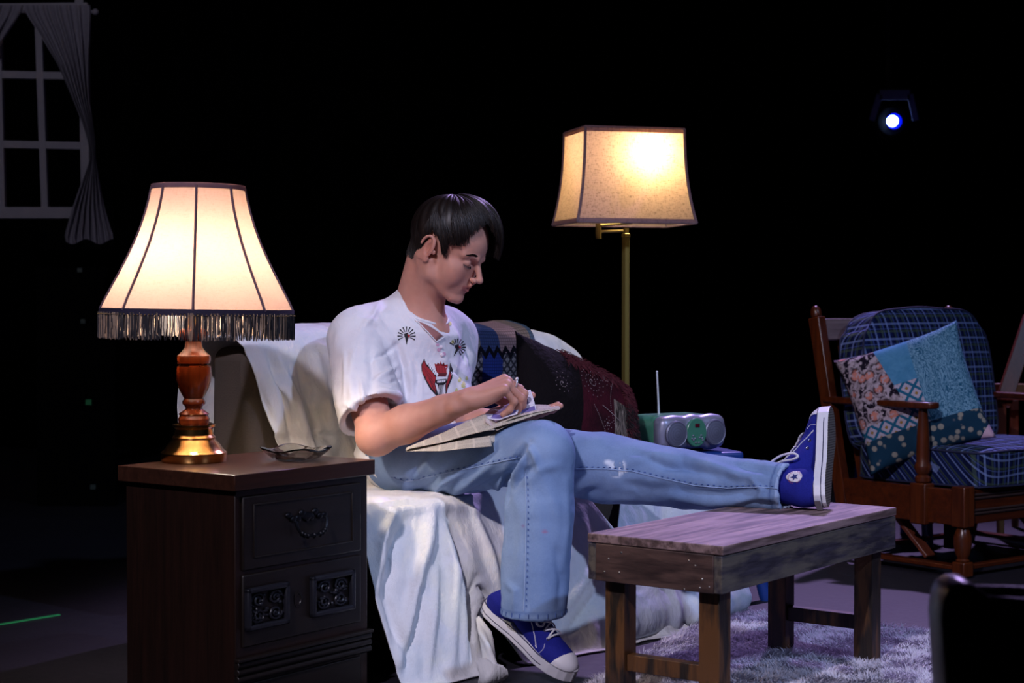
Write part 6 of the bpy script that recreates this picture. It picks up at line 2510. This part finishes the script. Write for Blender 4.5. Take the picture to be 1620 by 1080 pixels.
def sneaker(O, f, upv, med, star, loop_pts, lean=0.0, top=0.160, rt=0.0415, cut=False, pc_=None):
    f = Vector(f).normalized()
    upv = (Vector(upv) - f * Vector(upv).dot(f)).normalized()
    lft = upv.cross(f)
    M = Matrix((f, lft, upv)).transposed()
    up_ = Sdf((-0.02, -0.06, 0.0), (0.30, 0.06, 0.19), 0.0026)
    up_.ell((0.222, 0.002 * med, 0.028), (0.058, 0.0395, 0.029))
    up_.cone((0.205, 0, 0.030), (0.11, 0, 0.066), 0.032, 0.034, 0.015)
    up_.ell((0.048, 0, 0.045), (0.046, 0.033, 0.055), None, 0.015)
    up_.cone((0.060, 0, 0.06), (0.062 + lean, 0, 0.155), 0.038, rt, 0.02)
    up_.cone((0.12, 0, 0.062), (0.078 + lean * 0.6, 0, 0.12), 0.028, 0.030, 0.02)
    up_.cone((0.062 + lean, 0, top - 0.010), (0.062 + lean, 0, top + 0.07), rt - 0.007, rt, 0, 's')
    up_.halfspace((0, 0, top), (-0.18, 0, 1))
    if cut:
        up_.halfspace((0.0, 0, 0.030), (-0.78, 0, 0.62))
    up_.halfspace((0, 0, 0.010), (0, 0, -1))
    V, Fq = up_.mesh()
    N = vnormals(V, Fq)
    V = V + N * (0.0016 * ridged(V * np.array((22, 16, 40)), 17, 2) * smoothstep(0.04, 0.07, V[:, 2]))[:, None]
    sn = quadmesh('sneaker', V, Fq, M_CANVAS, None, world=False)
    sn.parent = man
    sn.matrix_local = Matrix.Translation(Vector(O) - man.location) @ M.to_4x4()
    bt = BVHTree.FromPolygons([tuple(p) for p in V.tolist()], [tuple(q) for q in Fq.tolist()])

    def on(p, off=0.0012):
        q, nn, _, _ = bt.find_nearest(Vector(p))
        if nn.dot(q - Vector((q.x * 0.98, 0, 0.045))) < 0:
            nn = -nn
        return q + nn * off
    so = Sdf((-0.02, -0.06, -0.006), (0.30, 0.06, 0.05), 0.0017)
    so.apply((0, -0.05, 0), (0.285, 0.05, 0.045), sole_fn(0.0, 0.0285, 0.0012, med))
    V2, F2 = so.mesh()
    V2 = relax(V2, F2, 2, 0.5)
    quadmesh('sole', V2, F2, M_RUB, sn, world=False, smooth=50)
    cap = Sdf((0.20, -0.05, 0.02), (0.30, 0.05, 0.09), 0.0017)
    cap.ell((0.222, 0.002 * med, 0.028), (0.0600, 0.0412, 0.0303))
    cap.ell((0.208, 0, 0.04), (0.043, 0.06, 0.06), None, 0, 's')
    cap.halfspace((0, 0, 0.026), (0, 0, -1))
    V3, F3 = cap.mesh()
    quadmesh('toe_cap', V3, F3, M_CAP, sn, world=False)
    # eyelets and laces
    ey = []
    for i in range(7):
        t = i / 6
        ey.append((0.200 - 0.095 * t, 0.046 + 0.090 * t))
    lc = MB()
    for sgn in (-1, 1):
        ring = []
        for i, (x, z) in enumerate(ey):
            c_ = on((x, sgn * 0.018, z + 0.012), 0.001)
            nrm = (c_ - Vector((c_.x - 0.02, 0, c_.z - 0.02))).normalized()
            t1 = nrm.orthogonal().normalized()
            t2 = nrm.cross(t1)
            e_ = MB().tube([c_ + (t1 * math.cos(a) + t2 * math.sin(a)) * 0.0030 for a in np.linspace(0, 2 * PI, 12, endpoint=False)], 0.0010, 5, True)
            e_.build('eyelet', M_EYE, sn)
            ring.append(c_)
        if sgn == -1:
            rA = ring
        else:
            rB = ring

    def ribbon(a, b, mb_, lift=0.004, w_=0.0028):
        pts = []
        for i in range(7):
            t = i / 6
            p = a.lerp(b, t)
            pts.append(on(p, 0.0018 + lift * math.sin(PI * t)))
        mb_.tube(pts, w_ * 0.75, 6)
    for i in range(7):
        ribbon(rA[i], rB[i], lc, 0.003)
        if i < 6:
            ribbon(rA[i], rB[i + 1], lc, 0.006)
            ribbon(rB[i], rA[i + 1], lc, 0.0075)
    # the bow
    for pts in loop_pts:
        pts = [Vector(p) for p in pts]
        sm_ = []
        for i in range(len(pts) - 1):
            p0, p1, p2, p3 = pts[max(i - 1, 0)], pts[i], pts[i + 1], pts[min(i + 2, len(pts) - 1)]
            for k_ in range(6):
                t = k_ / 6
                sm_.append(0.5 * ((2 * p1) + (p2 - p0) * t + (2 * p0 - 5 * p1 + 4 * p2 - p3) * t * t + (3 * p1 - 3 * p2 + p3 - p0) * t ** 3))
        sm_.append(pts[-1])
        lc.tube(sm_, 0.0027, 6)
    lc.build('lace', M_LACE, sn)
    # stitching lines on the side
    ss = MB()
    for sgn in (-1, 1):
        for dxx in (0.0, 0.0025):
            pts = [on((x - 0.006 - dxx, sgn * 0.033, z - 0.012), 0.0004) for x, z in [(0.195, 0.048)] + ey + [(0.094, 0.160)]]
            ss.tube(pts, 0.0005, 4)
        pts = [on((0.205 + 0.004 * math.sin(t * 3), sgn * 0.045, 0.030 + 0.035 * t), 0.0004) for t in np.linspace(0, 1, 8)]
        ss.tube(pts, 0.0006, 4)
    ss.build('stitching', M_LACE, sn)
    hs_ = MB().span((-0.003, -0.016, 0.012), (0.0, 0.016, 0.026)).build('heel_label', plain('grey_heel_label', '#8f8c94', 0.5), sn, bevel=0.001)
    for x, z in ((0.165, 0.042), (0.142, 0.042)):
        c_ = on((x, -0.05 * med * -1 if False else (0.05 * star), z), 0.0008)
        MB().tube([c_ + Vector((math.cos(a), 0, math.sin(a))) * 0.0032 for a in np.linspace(0, 2 * PI, 12, endpoint=False)], 0.0011, 5, True).build('vent_eyelet', M_EYE, sn)
    if star and star < 0:
        # round ankle patch with a star on the inner side
        cx, cz, R_ = 0.050, 0.068, 0.0205
        pb = MB()
        rows = [[on((cx + r * math.cos(a), -0.06, cz + r * math.sin(a)), 0.0012) for a in np.linspace(0, 2 * PI, 33)] for r in np.linspace(0.0005, R_, 8)]
        pb.sheet(rows)
        pt = pb.build('ankle_patch', plain('white_patch', '#d9d4dc', 0.6), sn, smooth=180, solid=0.0008)

        def fl(a, r, off):
            q = bt.ray_cast(Vector((cx + r * math.cos(a), -0.08, cz + r * math.sin(a))), Vector((0, 1, 0)))[0]
            return (q if q is not None else on((cx + r * math.cos(a), -0.06, cz + r * math.sin(a)), 0)) + Vector((0, -off, 0))
        sb = MB()
        # star points turn with the shoe: up is towards the leg opening
        ps = []
        for i in range(10):
            a = PI / 2 + i * PI / 5
            r = 0.0098 if i % 2 == 0 else 0.0040
            ps.append(fl(a, r, 0.0026))
        c0_ = fl(0, 0, 0.0026)
        sb.add(ps + [c0_], [(i, (i + 1) % 10, 10) for i in range(10)])
        sb.build('star', plain('navy_star', '#1c2a6c', 0.7), sn, smooth=0, solid=0.0006)
        # ring lettering
        mt = plain('patch_lettering', '#9a4a6a', 0.7)
        lt = MB()

        def letters(txt, a0, a1, r, flip):
            for i, chh in enumerate(txt):
                if chh == ' ':
                    continue
                cu = bpy.data.curves.new('lt', 'FONT')
                cu.body = chh
                cu.size = 0.0056
                cu.align_x = 'CENTER'
                cu.resolution_u = 2
                to = bpy.data.objects.new('lt', cu)
                COL.objects.link(to)
                dg = bpy.context.evaluated_depsgraph_get()
                me_ = bpy.data.meshes.new_from_object(to.evaluated_get(dg))
                a = a0 + (a1 - a0) * i / (len(txt) - 1)
                vs_ = []
                for v_ in me_.vertices:
                    lx, ly = v_.co.x, v_.co.y - 0.0020
                    if flip:
                        rr_, aa_ = r - ly, a + lx / r
                    else:
                        rr_, aa_ = r + ly, a - lx / r
                    vs_.append(fl(aa_, rr_, 0.0026))
                lt.add(vs_, [tuple(p_.vertices) for p_ in me_.polygons])
                bpy.data.objects.remove(to)
                bpy.data.curves.remove(cu)
                bpy.data.meshes.remove(me_)
        letters('CONVERSE', math.radians(160), math.radians(20), 0.0145, False)
        letters('ALL STAR', math.radians(205), math.radians(335), 0.0156, True)
        lt.build('lettering', mt, sn, smooth=0, recalc=False)
    return sn


SR_O = Vector((-0.063, 3.835, 0.134))
sneaker(SR_O, (0.184, -0.163, -0.130), (0, 0, 1), 1, 0,
        [[(0.135, -0.004, 0.125), (0.140, -0.018, 0.112), (0.155, -0.032, 0.094), (0.170, -0.034, 0.080), (0.176, -0.022, 0.078), (0.168, -0.012, 0.090), (0.150, -0.006, 0.110), (0.135, -0.004, 0.125)],
         [(0.120, 0.0, 0.150), (0.140, 0.02, 0.13), (0.16, 0.035, 0.11), (0.15, 0.04, 0.10)],
         [(0.120, 0.0, 0.150), (0.140, -0.004, 0.125), (0.165, -0.018, 0.092)]], 0.025, 0.118, 0.031, True)
SL_F = Vector((0.18, 0.70, 0.67)).normalized()
SL_UP = Vector((-0.89, 0.45, 0.0))
SL_O = Vector((0.697, 3.765, 0.377))
sneaker(SL_O, SL_F, SL_UP, -1, -1,
        [[(0.108, 0.0, 0.150), (0.112, -0.02, 0.138), (0.118, -0.040, 0.105), (0.114, -0.050, 0.075), (0.104, -0.050, 0.062), (0.098, -0.047, 0.075), (0.104, -0.036, 0.105), (0.108, -0.01, 0.140)],
         [(0.108, 0.0, 0.150), (0.110, -0.03, 0.150)], ], 0.0, 0.132, 0.036)

# ================================================================== newspaper
n = NT('newsprint', 0.85, 0, 0.15)
at_ = n.node('ShaderNodeAttribute', attribute_name='st')
t_, s_, _q = n.sep(at_.outputs['Vector'])
line_ = n.math('LESS_THAN', n.math('FRACT', n.math('MULTIPLY', s_, 60)), 0.5)
word = n.ramp(n.noise(1, 2, n.comb(n.math('MULTIPLY', t_, 90), n.math('FLOOR', n.math('MULTIPLY', s_, 60)), 0.0), 0.5), [(0.44, 0.0), (0.5, 1.0)])
colm = n.math('GREATER_THAN', n.math('FRACT', n.math('MULTIPLY', t_, 5)), 0.12)
blk = n.ramp(n.noise(1, 0, n.comb(n.math('FLOOR', n.math('MULTIPLY', t_, 5)), n.math('FLOOR', n.math('MULTIPLY', s_, 7)), 3.3)), [(0.42, 1.0), (0.44, 0.0)])
ink_ = n.math('MULTIPLY', n.math('MULTIPLY', line_, word), n.math('MULTIPLY', colm, n.math('SUBTRACT', 1.0, n.math('MULTIPLY', blk, 0.5))))
n.color(n.mix(n.math('MULTIPLY', ink_, 0.75), n.mix(n.noise(30, 2), '#bdb3a4', '#cec5b6'), '#3a3634'))
M_NEWS = n.m


def leaf(rows_, name, mat, parent, nn=40, mm=14, bend=0.0, crease=0.0, sd_=1):
    """rows_: near edge and far edge polylines (world points); ruled surface between them with slight waves"""
    def rs(pl, t):
        pl = [Vector(p) for p in pl]
        L_ = [0]
        for a, b in zip(pl[:-1], pl[1:]):
            L_.append(L_[-1] + (b - a).length)
        d = t * L_[-1]
        for i in range(len(pl) - 1):
            if d <= L_[i + 1] + 1e-9:
                return pl[i].lerp(pl[i + 1], (d - L_[i]) / (L_[i + 1] - L_[i]))
        return pl[-1]
    V, uvv = [], []
    for j in range(mm + 1):
        for i in range(nn + 1):
            t, s = i / nn, j / mm
            p = rs(rows_[0], t).lerp(rs(rows_[1], t), s)
            p = p + Vector((0, 0, bend * math.sin(PI * s) + crease * math.sin(9 * t + sd_) * math.sin(PI * t)))
            V.append(p)
            uvv.append((t, s, 0, 1))
    r = np.arange((nn + 1) * (mm + 1)).reshape(mm + 1, nn + 1)
    Fq = np.stack([r[:-1, :-1], r[:-1, 1:], r[1:, 1:], r[1:, :-1]], -1).reshape(-1, 4)
    o = quadmesh(name, np.array([tuple(p) for p in V]), Fq, mat, parent, attrs={'st': np.array(uvv)})
    md = o.modifiers.new('thickness', 'SOLIDIFY')
    md.thickness = 0.0008
    md.offset = 0
    return o


np_ = thing('newspaper', 'folded newspaper lying across his thigh under his hands', 'newspaper', P(740, 690, 3.86))
# upper leaf: near edge rises from the fold to the knee; the far edge is higher
nearU = [P(643, 709, 3.845), P(700, 697, 3.82), P(770, 679, 3.80), P(812, 662, 3.79), P(850, 652, 3.795), P(886, 646, 3.80)]
farU = [P(690, 688, 4.02), P(730, 668, 4.02), P(775, 650, 4.02), P(815, 646, 4.02), P(850, 640, 4.02), P(884, 641, 4.02)]
leaf((nearU, farU), 'top_leaf', M_NEWS, np_, crease=0.0015)
# rolled front strip of the upper leaf, standing up towards the viewer
stripT = [P(643, 708, 3.842), P(700, 684, 3.84), P(762, 656, 3.83), P(768, 655, 3.83)]
stripB = [P(643, 711, 3.835), P(700, 699, 3.805), P(770, 681, 3.785), P(783, 680, 3.785)]
leaf((stripB, stripT), 'folded_edge', M_NEWS, np_, nn=44, mm=12, bend=0.0, crease=0.0008)
leaf(([P(768, 682, 3.786), P(800, 671, 3.786), P(840, 659, 3.79), P(886, 647, 3.795)], [P(768, 676, 3.80), P(800, 664, 3.80), P(840, 653, 3.80), P(886, 644, 3.81)]), 'page_edge', M_NEWS, np_, crease=0.001)
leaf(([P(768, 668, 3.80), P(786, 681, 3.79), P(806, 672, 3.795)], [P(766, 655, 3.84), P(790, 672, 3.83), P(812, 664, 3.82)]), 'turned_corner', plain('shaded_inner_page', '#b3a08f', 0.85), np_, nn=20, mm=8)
# lower leaf
nearL = [P(643, 713, 3.845), P(700, 711, 3.80), P(745, 707, 3.78), P(778, 704, 3.775)]
farL = [P(650, 708, 3.93), P(700, 697, 3.89), P(750, 688, 3.87), P(785, 683, 3.86)]
leaf((nearL, farL), 'lower_leaf', M_NEWS, np_, crease=0.001, sd_=4)
leaf(([P(643, 714, 3.842), P(700, 713, 3.795), P(745, 709, 3.775), P(778, 706, 3.77)], [P(645, 711, 3.85), P(700, 702, 3.81), P(745, 694, 3.785), P(776, 689, 3.78)]), 'folded_edge', M_NEWS, np_, nn=44, mm=10, crease=0.0006)
for i, (u0, u1) in enumerate(((776, 790), (782, 796), (786, 802))):
    leaf(([P(u0, 702 - 3 * i, 3.79 + .008 * i), P(u1, 694 - 6 * i, 3.80 + .008 * i)], [P(u0 - 3, 690 - 3 * i, 3.80 + .01 * i), P(u1 + 4, 674, 3.82 + .01 * i)]), 'page_corner', M_NEWS, np_, nn=8, mm=6)
# fold at the far left
MB().tube([P(643, 711, 3.838), P(655, 706, 3.90), P(675, 696, 3.99)], 0.0022, 8).build('fold', M_NEWS, np_, world=True)

# booklet held in the hand
n = NT('printed_slip', 0.7, 0, 0.2)
at_ = n.node('ShaderNodeAttribute', attribute_name='st')
t_, s_, _q = n.sep(at_.outputs['Vector'])
l_ = n.math('LESS_THAN', n.math('FRACT', n.math('MULTIPLY', s_, 9)), 0.10)
w_ = n.ramp(n.noise(1, 2, n.comb(n.math('MULTIPLY', t_, 26), n.math('FLOOR', n.math('MULTIPLY', s_, 9)), 0.0)), [(0.46, 0.0), (0.5, 1.0)])


def inbox(t0, t1, s0, s1):
    return n.math('MULTIPLY', n.math('MULTIPLY', n.math('GREATER_THAN', t_, t0), n.math('LESS_THAN', t_, t1)), n.math('MULTIPLY', n.math('GREATER_THAN', s_, s0), n.math('LESS_THAN', s_, s1)))


c_ = n.mix(n.math('MULTIPLY', n.math('MULTIPLY', l_, w_), 0.6), '#d3cedb', '#5a5870')
c_ = n.mix(inbox(0.25, 0.95, 0.08, 0.28), c_, '#6a5f9a')
c_ = n.mix(inbox(0.55, 0.72, 0.42, 0.62), c_, '#3c3a5c')
n.color(c_)
M_SLIP = n.m
bk_ = thing('booklet', 'white printed booklet held in his fingers over the newspaper', 'booklet', P(815, 650, 3.88))
for i in range(4):
    o = 0.003 * i
    leaf(([P(760 + 2 * i, 662 - i, 3.83 + o), P(790, 664 - i, 3.82 + o), P(818, 655 - i, 3.82 + o)], [P(776 + 3 * i, 646, 3.87 + o), P(800, 640 + i, 3.87 + o), P(826, 632 + i, 3.87 + o)]), 'page', M_SLIP, bk_, nn=16, mm=10, bend=0.003 * (i % 2), crease=0.001)
leaf(([P(818, 664, 3.84), P(850, 654, 3.85)], [P(812, 628, 3.90), P(839, 616, 3.90)]), 'page', M_SLIP, bk_, nn=16, mm=16, bend=0.004)
